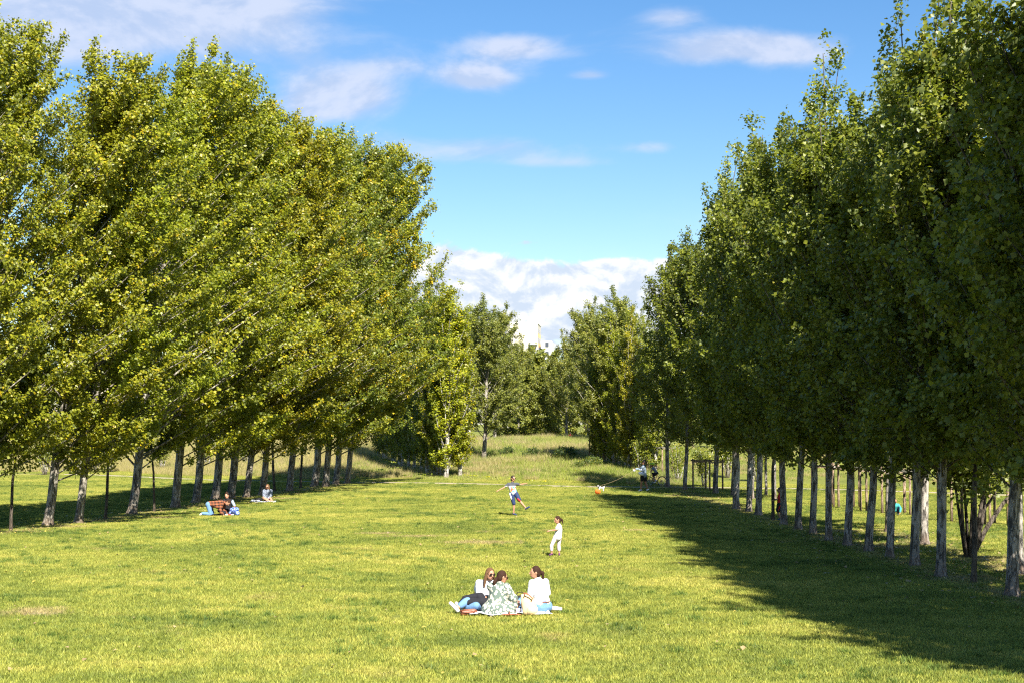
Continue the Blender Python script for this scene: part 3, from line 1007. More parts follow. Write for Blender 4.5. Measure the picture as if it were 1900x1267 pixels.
MS = [multistem(300 + i, 2.6, .85, 7, .045, M_BARK_W, M_LEAF_COL, 1700, .10, .35) for i in range(3)]
big = multistem(310, 4.2, 1.1, 8, .07, M_BARK_D, M_LEAF_R, 6500, .12, .50,
                [([(.1, 0, .05), (.5, .1, .75), (1.0, .15, 1.45), (1.85, .2, 2.35)], [.085, .07, .055, .03]), ([(0, 0, .4), (.3, 0, 1.1), (.75, .05, 1.7), (.9, .1, 2.6)], [.05, .045, .035, .02])])
put_multi(big, 'many_stemmed_tree', at(1797, 1036), 'many stemmed dark shrubby tree with a bough slanting up to the right edge', None, 1.0, 0, (1, 1, 1), 'tree')
shrubs = [(83, 881, 1.0, 'pale multi stemmed shrub beyond the path, nearest to the left edge'), (147, 878, .8, 'small pale stemmed shrub beyond the path behind the second poplar trunk'),
          (178, 877, .95, 'leafy pale stemmed shrub beyond the path by the thin young tree'), (205, 876, .8, 'low pale stemmed shrub left of the flared trunk, beyond the path'),
          (300, 872, .9, 'pale stemmed shrub in straw grass between flared and dark trunk'), (385, 866, .9, 'stemmed shrub in straw grass above the plaid shirt'),
          (455, 862, .9, 'stemmed shrub in straw grass above the seated woman in grey'), (1306, 902, .85, 'pale many stemmed bush inside the brown stake frame'),
          (1258, 893, .8, 'pale leaning stemmed bush between two right row trunks'), (1405, 893, .9, 'yellow green bush behind the row, right of the brown stake frame'),
          (1350, 886, 1.15, 'leafy yellow green bush just right of the brown stake frame'), (1190, 878, .85, 'yellow leaved bush behind the woman with the dog')]
for k, (px, py, s, lab) in enumerate(shrubs):
    put_multi(MS[k % 3], 'pale_stemmed_shrub', at(px, py), lab, 'pale stemmed shrubs', s, k * 1.3, (1.0, 1.0, 1.0))
BUSH = [leaf_blob('bush_leaves', 330 + i, 2600, .10, (.9, .9, .75), M_WEED, .42) for i in range(2)]
for k, (px, py, s, lab) in enumerate([(1050, 853, .85, 'dark round bush in the meadow left of the stakes'), (985, 851, .7, 'low weedy bush in the middle of the meadow'), (860, 848, .8, 'low dark bush left of the lone meadow tree'),
                                      (940, 846, .6, 'little bush right of the lone meadow tree'), (1100, 868, .7, 'yellow flowered weed clump at the foot of the stakes'), (1072, 872, .5, 'small weed clump left of the stakes')]):
    o = tag(link('bush', BUSH[k % 2], None, at(px, py)), lab, 'bush', 'low bushes in the meadow')
    o.scale = (s, s, s * .9)
    o.color = (1.3, 1.2, .9, 1) if k >= 4 else (.9, .95, 1, 1)

# ------------------------------------------------------------------ stake frames
POST = MB().tube([(0, 0, -.2), (0, 0, .5), (0, 0, 1.86)], [.05, .048, .045], 8).mesh('stake_post', M_WOOD)


def stake_frame(pa, pb, label, h=1.86, depth=.95, posts=2, group='wooden stake frames round young trees', railmat=None):
    pa, pb = Vector(pa), Vector(pb)
    c = (pa + pb) / 2
    d = (pb - pa)
    d.z = 0
    Lf = d.length
    ang = math.atan2(d.y, d.x)
    e = empty('stake_frame', (c.x, c.y, H1(c.x, c.y)), ang, label, 'stake frame', group)
    k = 0
    for yy in ((0, depth) if depth else (0,)):
        for i in range(posts):
            o = link('post', POST, e, ((i / (posts - 1) - .5) * Lf, yy, 0), .7 * k)
            o.scale = (1, 1, h / 1.86 * (1 + .03 * math.sin(7 * k + c.x)))
            k += 1
        rail = MB().box((0, yy - .0, h - .12), (Lf + .3, .11, .075))
        rail.build('rail', railmat or M_RAIL, e, False)
    if depth:
        for sx in (-.5, .5):
            MB().box((sx * Lf, depth / 2, h - .2), (.07, depth + .1, .07)).build('side_rail', M_WOOD, e, False)
    return e


stake_frame(at(1507, 936), at(1547, 941), 'stake frame with pale left post at the left end of the long rail line')
stake_frame(at(1556, 942), at(1597, 948), 'stake frame second from the left of the long rail line')
stake_frame(at(1608, 949), at(1637, 953), 'narrow stake frame in the middle of the long rail line')
stake_frame(at(1648, 953), at(1689, 956), 'stake frame beside the teal crouching child')
stake_frame(at(1741, 966), at(1766, 969), 'tall stake frame behind the straight nearest but one trunk')
stake_frame(at(1804, 972), at(1828, 974), 'stake frame behind the many stemmed tree')
stake_frame(at(1837, 976), at(1871, 978), 'stake frame with pale top rail near the right edge')
stake_frame(at(1286, 909), at(1317, 911), 'dark brown stake frame with flat top between two right row trunks', 1.7, .8, 2, None, M_WOOD)
stake_frame(at(1201, 879), at(1229, 881), 'stake frame with a pale rail behind the cyclist')
for k, (a, b) in enumerate([((1094, 858), (1116, 861)), ((1120, 862), (1142, 866)), ((1146, 867), (1168, 871)), ((1171, 872), (1188, 876))]):
    stake_frame(at(*a), at(*b), ['dark stake frame at the left end of the shaded stake line', 'stake frame at the white stemmed tree', 'stake frame with silvery rail before the yellow poplars',
                                 'stake frame right behind the woman with the dog'][k], 1.75)

# ------------------------------------------------------------------ far apartment building
M_WALL = plain('cream_render', (.50, .46, .39), .9, .2, .06, .4)
M_WHITEWALL = plain('white_render', (.58, .58, .57), .9, .2, .05, .4)
M_ORANGE = plain('ochre_panel', (.62, .36, .15), .8, .2, .08, .5)
M_GREY = plain('grey_balcony', (.38, .39, .42), .8, .2, .08, .5)
M_PANE = plain('dark_pane', (.05, .06, .08), .15, .6, .1, 1.0)
BD = 500.0
bx0 = (998 - 950) / F * BD
bld = empty('apartment_building', (bx0, BD, 0), math.radians(-4.5), 'pale apartment block showing its top floors between the far trees', 'building')
MB().box((-5, 8, 17.5), (10, 16, 35.2)).build('wall', M_WALL, bld, False)
MB().box((-5, 8, 35.35), (10.3, 16.3, .5)).build('parapet', M_WHITEWALL, bld, False)
pane_me = MB().box((0, 0, 0), (.12, 1.0, 1.5)).mesh('window_pane', M_PANE, False)
pan_me = MB().box((0, 0, 0), (.10, 1.4, 1.3)).mesh('ochre_panel', M_ORANGE, False)
fr_me = MB().box((0, 0, 0), (.14, .12, 1.6)).mesh('window_frame', M_WHITEWALL, False)
for fl in range(6):
    z = 33.0 - 2.95 * fl
    for j, yy in enumerate((1.6, 4.6, 7.6, 10.6, 13.6)):
        wn = link('window', pane_me, bld, (.02, yy, z))
        link('frame', fr_me, wn, (.02, 0, 0))
        link('panel', pan_me, bld, (.01, yy, z - 1.45))
pane_f = MB().box((0, 0, 0), (1.1, .12, 1.5)).mesh('front_pane', M_PANE, False)
fr_f = MB().box((0, 0, 0), (.10, .14, 1.6)).mesh('front_frame', M_WHITEWALL, False)
for fl in range(1, 6):
    z = 33.0 - 2.95 * fl
    for xx in (-1.2, -7.2):
        if fl == 1:
            continue
        wn = link('window', pane_f, bld, (xx, -.02, z))
        link('frame', fr_f, wn, (0, -.02, 0))
    MB().box((-1.3, -.7, z - 1.1), (2.4, 1.4, .9)).build('balcony', M_GREY, bld, False)
MB().box((2.4, 14, 14.9), (3.6, 16, 30)).build('stair_tower', M_WHITEWALL, bld, False)
MB().box((5.0, 16, 11.5), (2.4, 14, 23)).build('low_wing', M_WHITEWALL, bld, False)
for fl in range(6):
    wn = link('window', pane_f, bld, (2.6, 5.96, 28.8 - 2.95 * fl))

# ------------------------------------------------------------------ people
SKIN = plain('skin', (.42, .215, .13), .55, .35, .06, 12)
SKIN_T = plain('tanned_skin', (.33, .165, .095), .55, .35, .06, 12)
HAIR_B = plain('brown_hair', (.036, .016, .009), .8, .2, .5, 60)
HAIR_D = plain('dark_hair', (.030, .018, .012), .5, .4, .4, 60)
HAIR_L = plain('dark_blond_hair', (.115, .06, .028), .8, .2, .5, 60)
WHITE = plain('white_cotton', (.68, .68, .70), .85, .2, .05, 14)
JEANS = plain('light_blue_denim', (.13, .24, .40), .85, .2, .22, 18)
JEANS_D = plain('mid_blue_denim', (.09, .16, .32), .85, .2, .22, 18)
BLACK = plain('black_cloth', (.018, .018, .022), .85, .2, .3, 18)
NAVY = plain('navy_cloth', (.025, .04, .10), .8, .2, .2, 18)
RED = plain('red_cloth', (.50, .025, .030), .8, .2, .15, 18)
GREYB = plain('grey_blue_sweatshirt', (.24, .30, .36), .85, .2, .12, 14)
PINKW = plain('pale_pink_leggings', (.60, .50, .51), .8, .2, .05, 14)
SHOEW = plain('white_shoe', (.76, .74, .70), .7, .3, .06, 20)
SHOEN = plain('navy_shoe', (.03, .05, .12), .6, .3, .3, 30)
SHOEP = plain('pink_navy_shoe', (.10, .025, .10), .6, .3, .9, 40)
BROWN = plain('brown_leather', (.24, .075, .035), .5, .4, .25, 20)
TAN = plain('tan_canvas', (.62, .46, .26), .85, .2, .12, 14)
LENS = plain('dark_lens', (.02, .012, .01), .15, .6, .1, 5)
LIP = plain('lips', (.45, .14, .11), .5, .4, .05, 5)
EYEM = plain('dark_eye', (.03, .02, .015), .3, .5, .05, 5)
GREENH = plain('lime_plastic', (.42, .62, .03), .35, .5, .05, 5)
YELLOW = plain('yellow_plastic', (.75, .62, .03), .4, .5, .05, 5)


def pattern_mat(name, kind):
    m, t = new_mat(name)
    tcn = t.node('ShaderNodeTexCoord')
    ob = tcn.outputs['Object']
    if kind == 'floral':
        v = t.node('ShaderNodeTexVoronoi', ins={'Scale': 17.0, 'Randomness': .9})
        t.l.new(ob, v.inputs['Vector'])
        n = t.noise(ob, 40, 3)
        d = t.m('ADD', v.outputs['Distance'], t.m('MULTIPLY', t.m('SUBTRACT', n, .5), .35))
        c = t.mix(t.smooth(d, .42, .50), (.60, .56, .44), (.11, .145, .12))
        c = t.mix(t.smooth(d, .10, .06), c, (.45, .36, .18))
    elif kind == 'plaid':
        sp = t.node('ShaderNodeSeparateXYZ', ins={0: ob})
        a = t.m('GREATER_THAN', t.m('SINE', t.m('MULTIPLY', t.m('ADD', sp.outputs[0], t.m('MULTIPLY', sp.outputs[1], .5)), 52)), -.1)
        b = t.m('GREATER_THAN', t.m('SINE', t.m('MULTIPLY', t.m('ADD', sp.outputs[2], t.m('MULTIPLY', sp.outputs[1], .4)), 52)), -.1)
        c1_ = t.mix(a, (.02, .014, .012), (.26, .075, .03))
        c = t.mix(t.m('MULTIPLY', b, .55), c1_, (.30, .12, .06))
        c = t.mix(t.m('MULTIPLY', t.m('SUBTRACT', 1.0, b), .65), c, (.02, .015, .015))
    elif kind == 'print':
        sp = t.node('ShaderNodeSeparateXYZ', ins={0: ob})
        v = t.node('ShaderNodeTexVoronoi', ins={'Scale': 16.0})
        t.l.new(ob, v.inputs['Vector'])
        cc = t.node('ShaderNodeSeparateColor', ins={0: v.outputs['Color']})
        col = t.ramp(cc.outputs[0], [(0, (.10, .38, .62)), (.3, (.55, .60, .62)), (.5, (.60, .12, .08)), (.66, (.70, .55, .10)), (.82, (.08, .35, .30)), (1, (.6, .62, .64))], 'CONSTANT')
        band = t.m('MULTIPLY', t.m('GREATER_THAN', sp.outputs[2], .93), t.m('LESS_THAN', sp.outputs[2], 1.13))
        c = t.mix(band, (.40, .43, .46), col)
        c = t.mix(t.m('GREATER_THAN', sp.outputs[2], 1.155), c, (.07, .075, .085))
    elif kind == 'sprig':
        v = t.node('ShaderNodeTexVoronoi', ins={'Scale': 18.0})
        t.l.new(ob, v.inputs['Vector'])
        c = t.mix(t.smooth(v.outputs['Distance'], .30, .36), (.04, .045, .08), (.22, .25, .30))
    elif kind == 'bluebag':
        v = t.node('ShaderNodeTexVoronoi', feature='DISTANCE_TO_EDGE', ins={'Scale': 13.0})
        t.l.new(ob, v.inputs['Vector'])
        c = t.mix(t.smooth(v.outputs[0], .05, .08), (.40, .50, .66), (.012, .06, .36))
    elif kind == 'blanket':
        sp = t.node('ShaderNodeSeparateXYZ', ins={0: ob})
        a = t.m('GREATER_THAN', t.m('SINE', t.m('MULTIPLY', sp.outputs[0], 60)), .55)
        b = t.m('GREATER_THAN', t.m('SINE', t.m('MULTIPLY', sp.outputs[1], 38)), .75)
        c = t.mix(t.m('MULTIPLY', t.m('MAXIMUM', a, b), .6), (.70, .72, .76), (.22, .28, .45))
    elif kind == 'ball':
        sp = t.node('ShaderNodeSeparateXYZ', ins={0: ob})
        r_ = t.m('ABSOLUTE', sp.outputs[2])
        q_ = t.m('ABSOLUTE', sp.outputs[0])
        c = t.mix(t.m('LESS_THAN', r_, .006), (.88, .20, .03), (.10, .03, .01))
        c = t.mix(t.m('LESS_THAN', q_, .006), c, (.03, .015, .01))
    n = t.noise(ob, 18, 4)
    bs = t.node('ShaderNodeBsdfPrincipled', ins={'Base Color': c, 'Roughness': .85 if kind != 'ball' else .5, 'Specular IOR Level': .2})
    bump = t.node('ShaderNodeBump', ins={'Strength': .35, 'Distance': .02, 'Height': n})
    t.l.new(bump.outputs[0], bs.inputs['Normal'])
    t.node('ShaderNodeOutputMaterial', ins={'Surface': bs.outputs[0]})
    return m


FLORAL = pattern_mat('floral_print', 'floral')
PLAID = pattern_mat('orange_black_plaid', 'plaid')
PRINT = pattern_mat('printed_tee', 'print')
SPRIG = pattern_mat('grey_sprig_print', 'sprig')
BLUEBAG = pattern_mat('blue_white_bag_print', 'bluebag')
BLANKET = pattern_mat('striped_blanket', 'blanket')


def V(*a):
    return Vector(a)


def caps_mesh(name, caps, mat, parent, vox, smooth_it=4, sub=None):
    """tapered capsules fused into one continuous skin"""
    mb = MB()
    for c in caps:
        if c[0] == 'ball':
            mb.ball(c[1], c[2], 14, 9, c[3] if len(c) > 3 else None)
            continue
        a, b, ra, rb = Vector(c[0]), Vector(c[1]), c[2], c[3]
        L = (b - a).length
        if L < 1e-5:
            mb.ball(a, ra, 12, 8)
            continue
        d = (b - a) / L
        pts, rs = [], []
        for k in range(4):
            th = math.pi / 2 * (1 - k / 3)
            pts.append(a - d * ra * math.sin(th))
            rs.append(max(1e-4, ra * math.cos(th)))
        for k in range(4):
            th = math.pi / 2 * k / 3
            pts.append(b + d * rb * math.sin(th))
            rs.append(max(1e-4, rb * math.cos(th)))
        mb.tube(pts, rs, 12)
    o = mb.build(name, mat, parent)
    md = o.modifiers.new('fuse', 'REMESH')
    md.mode = 'VOXEL'
    md.voxel_size = vox
    md.use_smooth_shade = True
    if smooth_it:
        sm = o.modifiers.new('relax', 'SMOOTH')
        sm.iterations = smooth_it
        sm.factor = .5
    return o


def person(px, py, J, face, label, group, gar, skin=SKIN, hair=None, g=1.0, hs=1.0, vox=.010, rz=0.0, shoes=None, glasses=False, curl=(0, 0, -1), loc=None, category='person', bare_feet=False):
    """J: joints in metres, x to the right of the picture, y away, z up, measured from the ground point"""
    e = empty('person', loc or at(px, py), rz, label, category, group)
    J = {k: Vector(v) for k, v in J.items()}
    ax = (J['sr'] - J['sl']).normalized()
    hx = (J['hr'] - J['hl']).normalized()
    f = Vector(face).normalized()
    up = (J['hd'] - J['nk'])
    up = (up - f * up.dot(f)).normalized()
    side = f.cross(up)
    HM = Matrix((side, f, up)).transposed()
    pel = (J['hl'] + J['hr']) / 2
    che = J['che']

    def prims(part, t=1.0, off=0.0):
        s = part[-1]
        if part == 'torso':
            out = []
            for q in (-1, 0, 1):
                o1 = hx * .052 * q * g
                o2 = ax * .070 * q * g
                mid = (pel + che) / 2 + (o1 + o2) * .42
                out += [(pel + o1 + (che - pel) * .05, mid, .110 * g + off, .094 * g + off), (mid, che + o2, .094 * g + off, .104 * g + off)]
            out.append((J['sl'] * .92 + che * .08, J['sr'] * .92 + che * .08, .056 * g + off, .056 * g + off))
            out.append((che, J['nk'], .085 * g + off, .055 * g + off))
            return out
        if part == 'hips':
            return [(J['hl'] + (pel - J['hl']) * .2, J['hr'] + (pel - J['hr']) * .2, .108 * g + off, .108 * g + off), (pel, pel + (che - pel) * .3, .112 * g + off, .10 * g + off)]
        if part.startswith('uarm'):
            a, b = J['s' + s], J['e' + s]
            return [(a, a.lerp(b, t), .050 * g + off, (.050 - .012 * t) * g + off)]
        if part.startswith('farm'):
            a, b = J['e' + s], J['w' + s]
            return [(a, a.lerp(b, t), .039 * g + off, (.039 - .013 * t) * g + off)]
        if part.startswith('thigh'):
            a, b = J['h' + s], J['k' + s]
            return [(a, a.lerp(b, t), .086 * g + off, (.086 - .030 * t) * g + off)]
        if part.startswith('calf'):
            a, b = J['k' + s], J['a' + s]
            m_ = a.lerp(b, .3)
            if t <= .3:
                return [(a, a.lerp(b, t), .056 * g + off, .056 * g + off)]
            return [(a, m_, .054 * g + off, .057 * g + off), (m_, a.lerp(b, t), .057 * g + off, (.057 - .022 * (t - .3) / .7) * g + off)]
        return []
    caps = prims('torso') + prims('hips')
    caps.append((J['nk'] - (J['nk'] - che) * .2, J['hd'] - up * .05 * hs, .054 * g, .050 * g))
    h = hs
    caps.append(('ball', J['hd'], (.076 * h, .094 * h, .112 * h), HM))
    caps.append(('ball', J['hd'] + f * .030 * h - up * .055 * h, (.056 * h, .060 * h, .055 * h), HM))
    caps.append((J['hd'] + f * .088 * h + up * .018 * h, J['hd'] + f * .112 * h - up * .018 * h, .010 * h, .015 * h))
    for q in (-1, 1):
        caps.append(('ball', J['hd'] + side * .078 * h * q, (.012 * h, .022 * h, .032 * h), HM))
    cu = Vector(curl).normalized()
    for s in 'lr':
        for part in ('uarm_', 'farm_', 'thigh_', 'calf_'):
            caps += prims(part + s)
        w_ = J['w' + s]
        fd = J.get('d' + s, w_ - J['e' + s]).normalized()
        n = (fd.cross(cu))
        n = n.normalized() if n.length > .1 else fd.orthogonal().normalized()
        sg = -1 if s == 'l' else 1
        hl_ = .17 * g ** .6
        cup = (cu - fd * cu.dot(fd)).normalized()
        pm = w_ + fd * .045 * g
        caps.append((w_, pm, .026 * g, .030 * g))
        for q in (-1, 0, 1):
            caps.append((w_ + fd * .02 * g + n * q * .008 * g, w_ + fd * .085 * g + n * q * .024 * g, .018 * g, .015 * g))
        for q, ln in ((-1.5, .060), (-.5, .074), (.5, .070), (1.5, .054)):
            b0 = w_ + fd * .085 * g + n * q * .018 * g
            b1 = b0 + (fd + n * q * .08 + cup * .25).normalized() * ln * .55 * g
            b2 = b1 + (fd * .8 + cup * .8).normalized() * ln * .5 * g
            caps.append((b0, b1, .0095 * g, .0088 * g))
            caps.append((b1, b2, .0088 * g, .0075 * g))
        t0 = w_ + fd * .03 * g - n * .022 * g * sg
        t1 = t0 + (fd * .7 - n * .8 * sg + cup * .2).normalized() * .038 * g
        caps.append((t0, t1, .013 * g, .011 * g))
        caps.append((t1, t1 + (fd - n * .1 * sg + cup * .4).normalized() * .032 * g, .011 * g, .009 * g))
        a_, t_ = J['a' + s], J['t' + s]
        caps.append((a_, a_.lerp(t_, .75), .036 * g, .028 * g))
        caps.append((a_ - (t_ - a_).normalized() * .02, a_, .032 * g, .034 * g))
    caps_mesh('body', caps, skin, e, vox, 3)
    for nm, mat, off, parts, extra in gar:
        cc = []
        for p_ in parts:
            cc += prims(p_[0], p_[1] if len(p_) > 1 else 1.0, off + (p_[2] if len(p_) > 2 else 0))
        cc += extra
        caps_mesh(nm, cc, mat, e, max(vox, .011), 3)
    # hair
    if hair:
        hm, hkind = hair
        hc = [('ball', J['hd'] - f * .018 * h + up * .022 * h, (.088 * h, .096 * h, .108 * h), HM),
              ('ball', J['hd'] - f * .045 * h - up * .02 * h, (.084 * h, .065 * h, .095 * h), HM)]
        if hkind == 'pony':
            b0 = J['hd'] - f * .10 * h + up * .01 * h
            hc += [(b0, b0 - f * .05 * h - up * .03 * h, .026 * h, .036 * h), (b0 - f * .05 * h - up * .03 * h, b0 - f * .055 * h - up * .16 * h, .036 * h, .018 * h)]
        if hkind == 'lowpony':
            b0 = J['hd'] - f * .09 * h - up * .05 * h
            hc += [(b0, b0 - f * .03 * h - up * .08 * h, .040 * h, .038 * h), (b0 - f * .03 * h - up * .08 * h, b0 + f * .0 * h - up * .18 * h, .036 * h, .014 * h)]
        if hkind == 'bun':
            hc += [('ball', J['hd'] - f * .03 * h + up * .13 * h, (.045 * h, .045 * h, .04 * h), HM)]
        if hkind == 'long':
            for q in (-1, 1):
                hc += [(J['hd'] + side * .070 * h * q + up * .02 * h, J['hd'] + side * .085 * h * q - up * .12 * h, .034 * h, .036 * h),
                       (J['hd'] + side * .085 * h * q - up * .12 * h, J['hd'] + side * .09 * h * q - up * .25 * h + f * .02, .034 * h, .018 * h)]
            hc += [(J['hd'] - f * .06 * h, J['hd'] - f * .08 * h - up * .2 * h, .07 * h, .05 * h)]
        caps_mesh('hair', hc, hm, e, max(.009, vox), 2)
    # face
    if vox <= .013:
        for q in (-1, 1):
            MB().ball(J['hd'] + f * .089 * h + side * .030 * h * q + up * .016 * h, (.012 * h, .007 * h, .008 * h), 10, 6, HM).build('eye', EYEM, e)
        MB().ball(J['hd'] + f * .088 * h - up * .050 * h, (.024 * h, .008 * h, .007 * h), 10, 6, HM).build('mouth', LIP, e)
    if glasses:
        gm = MB()
        for q in (-1, 1):
            gm.ball(J['hd'] + f * .100 * h + side * .034 * h * q + up * .014 * h, (.029 * h, .006 * h, .025 * h), 12, 6, HM)
            gm.tube([J['hd'] + f * .098 * h + side * .060 * h * q + up * .02 * h, J['hd'] + f * .01 * h + side * .082 * h * q + up * .02 * h], [.004, .004], 5)
        gm.tube([J['hd'] + f * .102 * h - side * .02 * h + up * .02 * h, J['hd'] + f * .102 * h + side * .02 * h + up * .02 * h], [.004, .004], 5)
        gm.build('sunglasses', LENS, e)
    # shoes
    if shoes:
        for s in 'lr':
            a_, t_ = J['a' + s], J['t' + s]
            d = (t_ - a_).normalized()
            heel = a_ - d * .035 * g + Vector((0, 0, -.01))
            caps_mesh('shoe', [(heel, a_ + d * .03, .042 * g, .046 * g), (a_ + d * .03, t_ - d * .035, .046 * g, .036 * g), (t_ - d * .05, t_ - d * .03, .040 * g, .038 * g)], shoes, e, max(.010, vox), 2)
    return e


TORSO_TEE = [('torso',), ('uarm_l', .6, .006), ('uarm_r', .6, .006)]
TORSO_LONG = [('torso',), ('uarm_l', 1, .004), ('uarm_r', 1, .004), ('farm_l', .9, .004), ('farm_r', .9, .004)]
PANTS = [('hips',), ('thigh_l',), ('thigh_r',), ('calf_l', .95), ('calf_r', .95)]
PICNIC = 'three women picnicking in the front of the lawn'
PX0, PY0 = 932.6, 1140

# woman with sunglasses, left
person(PX0, PY0, dict(hl=(-.47, .40, .12), hr=(-.31, .42, .12), che=(-.35, .50, .46), nk=(-.30, .48, .60), hd=(-.245, .42, .715), sl=(-.46, .52, .54), sr=(-.17, .46, .54),
                      el=(-.52, .64, .32), wl=(-.52, .72, .07), er=(-.10, .36, .34), wr=(-.25, .20, .30), kl=(-.66, .12, .26), al=(-.87, -.02, .11), tl=(-1.00, -.08, .24),
                      kr=(-.50, .02, .17), ar=(-.76, .18, .09), tr=(-.90, .16, .21), dl=(-.1, .2, -1)),
       (.50, -.85, -.12), 'woman with long hair and round sunglasses leaning back on one hand', PICNIC,
       [('tee_shirt', WHITE, .018, TORSO_TEE, [((-.36, .5, .44), (-.39, .45, .20), .13, .135)]), ('jeans', JEANS, .014, [('hips',), ('thigh_l',), ('thigh_r',), ('calf_l', .62, .006), ('calf_r', .62, .006)], [])],
       hair=(HAIR_L, 'long'), glasses=True, shoes=SHOEW, vox=.009, g=.95, curl=(-1, 0, -.3))
# woman in the flowered dress, seen from behind
person(PX0, PY0, dict(hl=(-.18, .02, .12), hr=(-.03, -.02, .12), che=(-.075, .0, .45), nk=(-.055, .0, .575), hd=(-.01, .02, .70), sl=(-.22, .06, .52), sr=(.07, -.04, .52),
                      el=(-.14, .28, .33), wl=(.08, .38, .24), er=(.19, -.02, .31), wr=(.26, .16, .25), kl=(-.02, .46, .17), al=(.20, .26, .07), tl=(.36, .24, .05),
                      kr=(.28, .03, .19), ar=(.18, -.06, .07), tr=(.30, .10, .05)),
       (.90, .28, -.28), 'woman in green and cream flowered dress seen from behind, head turned right', PICNIC,
       [('dress', FLORAL, .026, [('torso',), ('uarm_l', 1, .012), ('uarm_r', 1, .014), ('farm_r', .35, .03), ('thigh_l', .6, .02), ('thigh_r', .72, .02)],
         [((-.08, 0, .44), (-.10, -.02, .22), .155, .21), ('ball', (-.12, -.04, .09), (.30, .25, .20)), ('ball', (.03, -.06, .08), (.22, .22, .16)), ('ball', (-.28, -.02, .05), (.14, .16, .09))])],
       hair=(HAIR_B, 'lowpony'), glasses=True, shoes=None, vox=.009, skin=SKIN, g=.95)
# woman in white shirt, right
person(PX0, PY0, dict(hl=(.67, .16, .13), hr=(.83, .24, .13), che=(.69, .18, .50), nk=(.665, .18, .64), hd=(.615, .16, .775), sl=(.56, .07, .585), sr=(.81, .28, .585),
                      el=(.52, .04, .36), wl=(.42, .18, .24), er=(.86, .40, .36), wr=(.66, .55, .27), kl=(.38, .36, .24), al=(.22, .20, .08), tl=(.10, .10, .06),
                      kr=(.74, .62, .20), ar=(.95, .26, .09), tr=(1.12, .16, .085)),
       (-.95, -.26, -.04), 'woman in white shirt and brown belt with a curly ponytail', PICNIC,
       [('shirt', WHITE, .020, TORSO_LONG, [((.69, .18, .48), (.735, .19, .34), .135, .145)]), ('jeans', JEANS, .016, [('hips', 1, .012), ('thigh_l',), ('thigh_r',), ('calf_l', .9), ('calf_r', .75)], []),
        ('belt', BROWN, .030, [], [((.69, .13, .215), (.80, .20, .215), .135, .135)][:0] + [('ball', (.745, .195, .225), (.172, .150, .020))])],
       hair=(HAIR_B, 'pony'), shoes=SHOEW, vox=.009, g=1.0, skin=SKIN)

P0 = at(PX0, PY0)


def rel(x, y, z=0.0, P=None):
    P = P or P0
    return Vector((P.x + x, P.y + y, H1(P.x + x, P.y + y) + z))


def blanket(cx, cy, sx, sy, P, label, mat, rz=0.0, seed=1, name='blanket'):
    rng = np.random.default_rng(seed)
    n = 26
    u = np.linspace(-.5, .5, n)
    X, Y = np.meshgrid(u * sx, u * sy)
    Z = .035 + .012 * np.sin(X * 17 + Y * 5 + seed) + .012 * np.sin(Y * 21 - X * 8) + .02 * rng.random(X.shape)
    edge = np.maximum(np.abs(X) / sx, np.abs(Y) / sy) * 2
    Z += .02 * (edge > .93) * rng.random(X.shape)
    X = X + .02 * np.sin(Y * 9)
    Y = Y + .03 * np.sin(X * 7)
    v = np.stack([X.ravel(), Y.ravel(), Z.ravel()], 1)
    i, j = np.meshgrid(np.arange(n - 1), np.arange(n - 1))
    a = (j * n + i).ravel()
    me = mesh_np('blanket', v, np.stack([a, a + 1, a + n + 1, a + n], 1), mat, True)
    o = link(name, me, None, rel(cx, cy, 0, P), rz)
    so = o.modifiers.new('thickness', 'SOLIDIFY')
    so.thickness = .008
    return tag(o, label, 'blanket')


blanket(.10, .22, 1.55, 1.0, P0, 'white and blue picnic blanket under the three women', BLANKET, .08)
# black jacket over the lap
j_ = empty('jacket', rel(-.50, .18), 0, 'black jacket lying over the lap of the woman with sunglasses', 'jacket')
caps_mesh('cloth', [((-.22, -.05, .30), (.08, -.02, .33), .05, .075), ((-.16, -.10, .22), (.18, -.08, .22), .06, .09), ((.05, -.04, .33), (.2, -.1, .14), .07, .09), ((-.25, -.06, .28), (-.32, -.05, .2), .035, .03)], BLACK, j_, .012)
# tote bag
tb = empty('tote_bag', rel(.50, -.16), .12, 'tan tote bag with brown handles standing before the woman in white', 'bag')
mb = MB()
rows_ = [(0.0, .15, .085, .02), (.10, .145, .085, .01), (.22, .13, .065, -.02), (.33, .115, .035, -.045), (.38, .10, .022, -.055)]
for z, hx_, hy_, ox in rows_:
    for k in range(16):
        a = 2 * math.pi * k / 16
        ca, sa = math.cos(a), math.sin(a)
        rr = (abs(ca) ** 4 + abs(sa) ** 4) ** -.25
        mb.v.append((ox + hx_ * ca * rr + .006 * math.sin(5 * a + z * 30), hy_ * sa * rr + .006 * math.cos(4 * a + z * 20), z + .02))
for i in range(len(rows_) - 1):
    for k in range(16):
        a, b = i * 16 + k, i * 16 + (k + 1) % 16
        mb.f.append((a, b, b + 16, a + 16))
c0 = len(mb.v)
mb.v.append((0, 0, .02))
for k in range(16):
    mb.f.append(((k + 1) % 16, k, c0))
o = mb.build('bag_body', TAN, tb)
o.modifiers.new('thickness', 'SOLIDIFY').thickness = .006
for sgn, dy_ in ((1, -.04), (-1, .03)):
    MB().tube([(-.11, dy_, .34), (-.09, dy_ * 1.8, .42), (-.02, dy_ * 2.2, .40), (.05, dy_ * 2.2, .33), (.03, dy_ * 1.6, .28)], [.011] * 5, 8).build('handle', BROWN, tb)
MB().box((.05, -.09, .09), (.20, .012, .14)).build('front_pocket', TAN, tb)
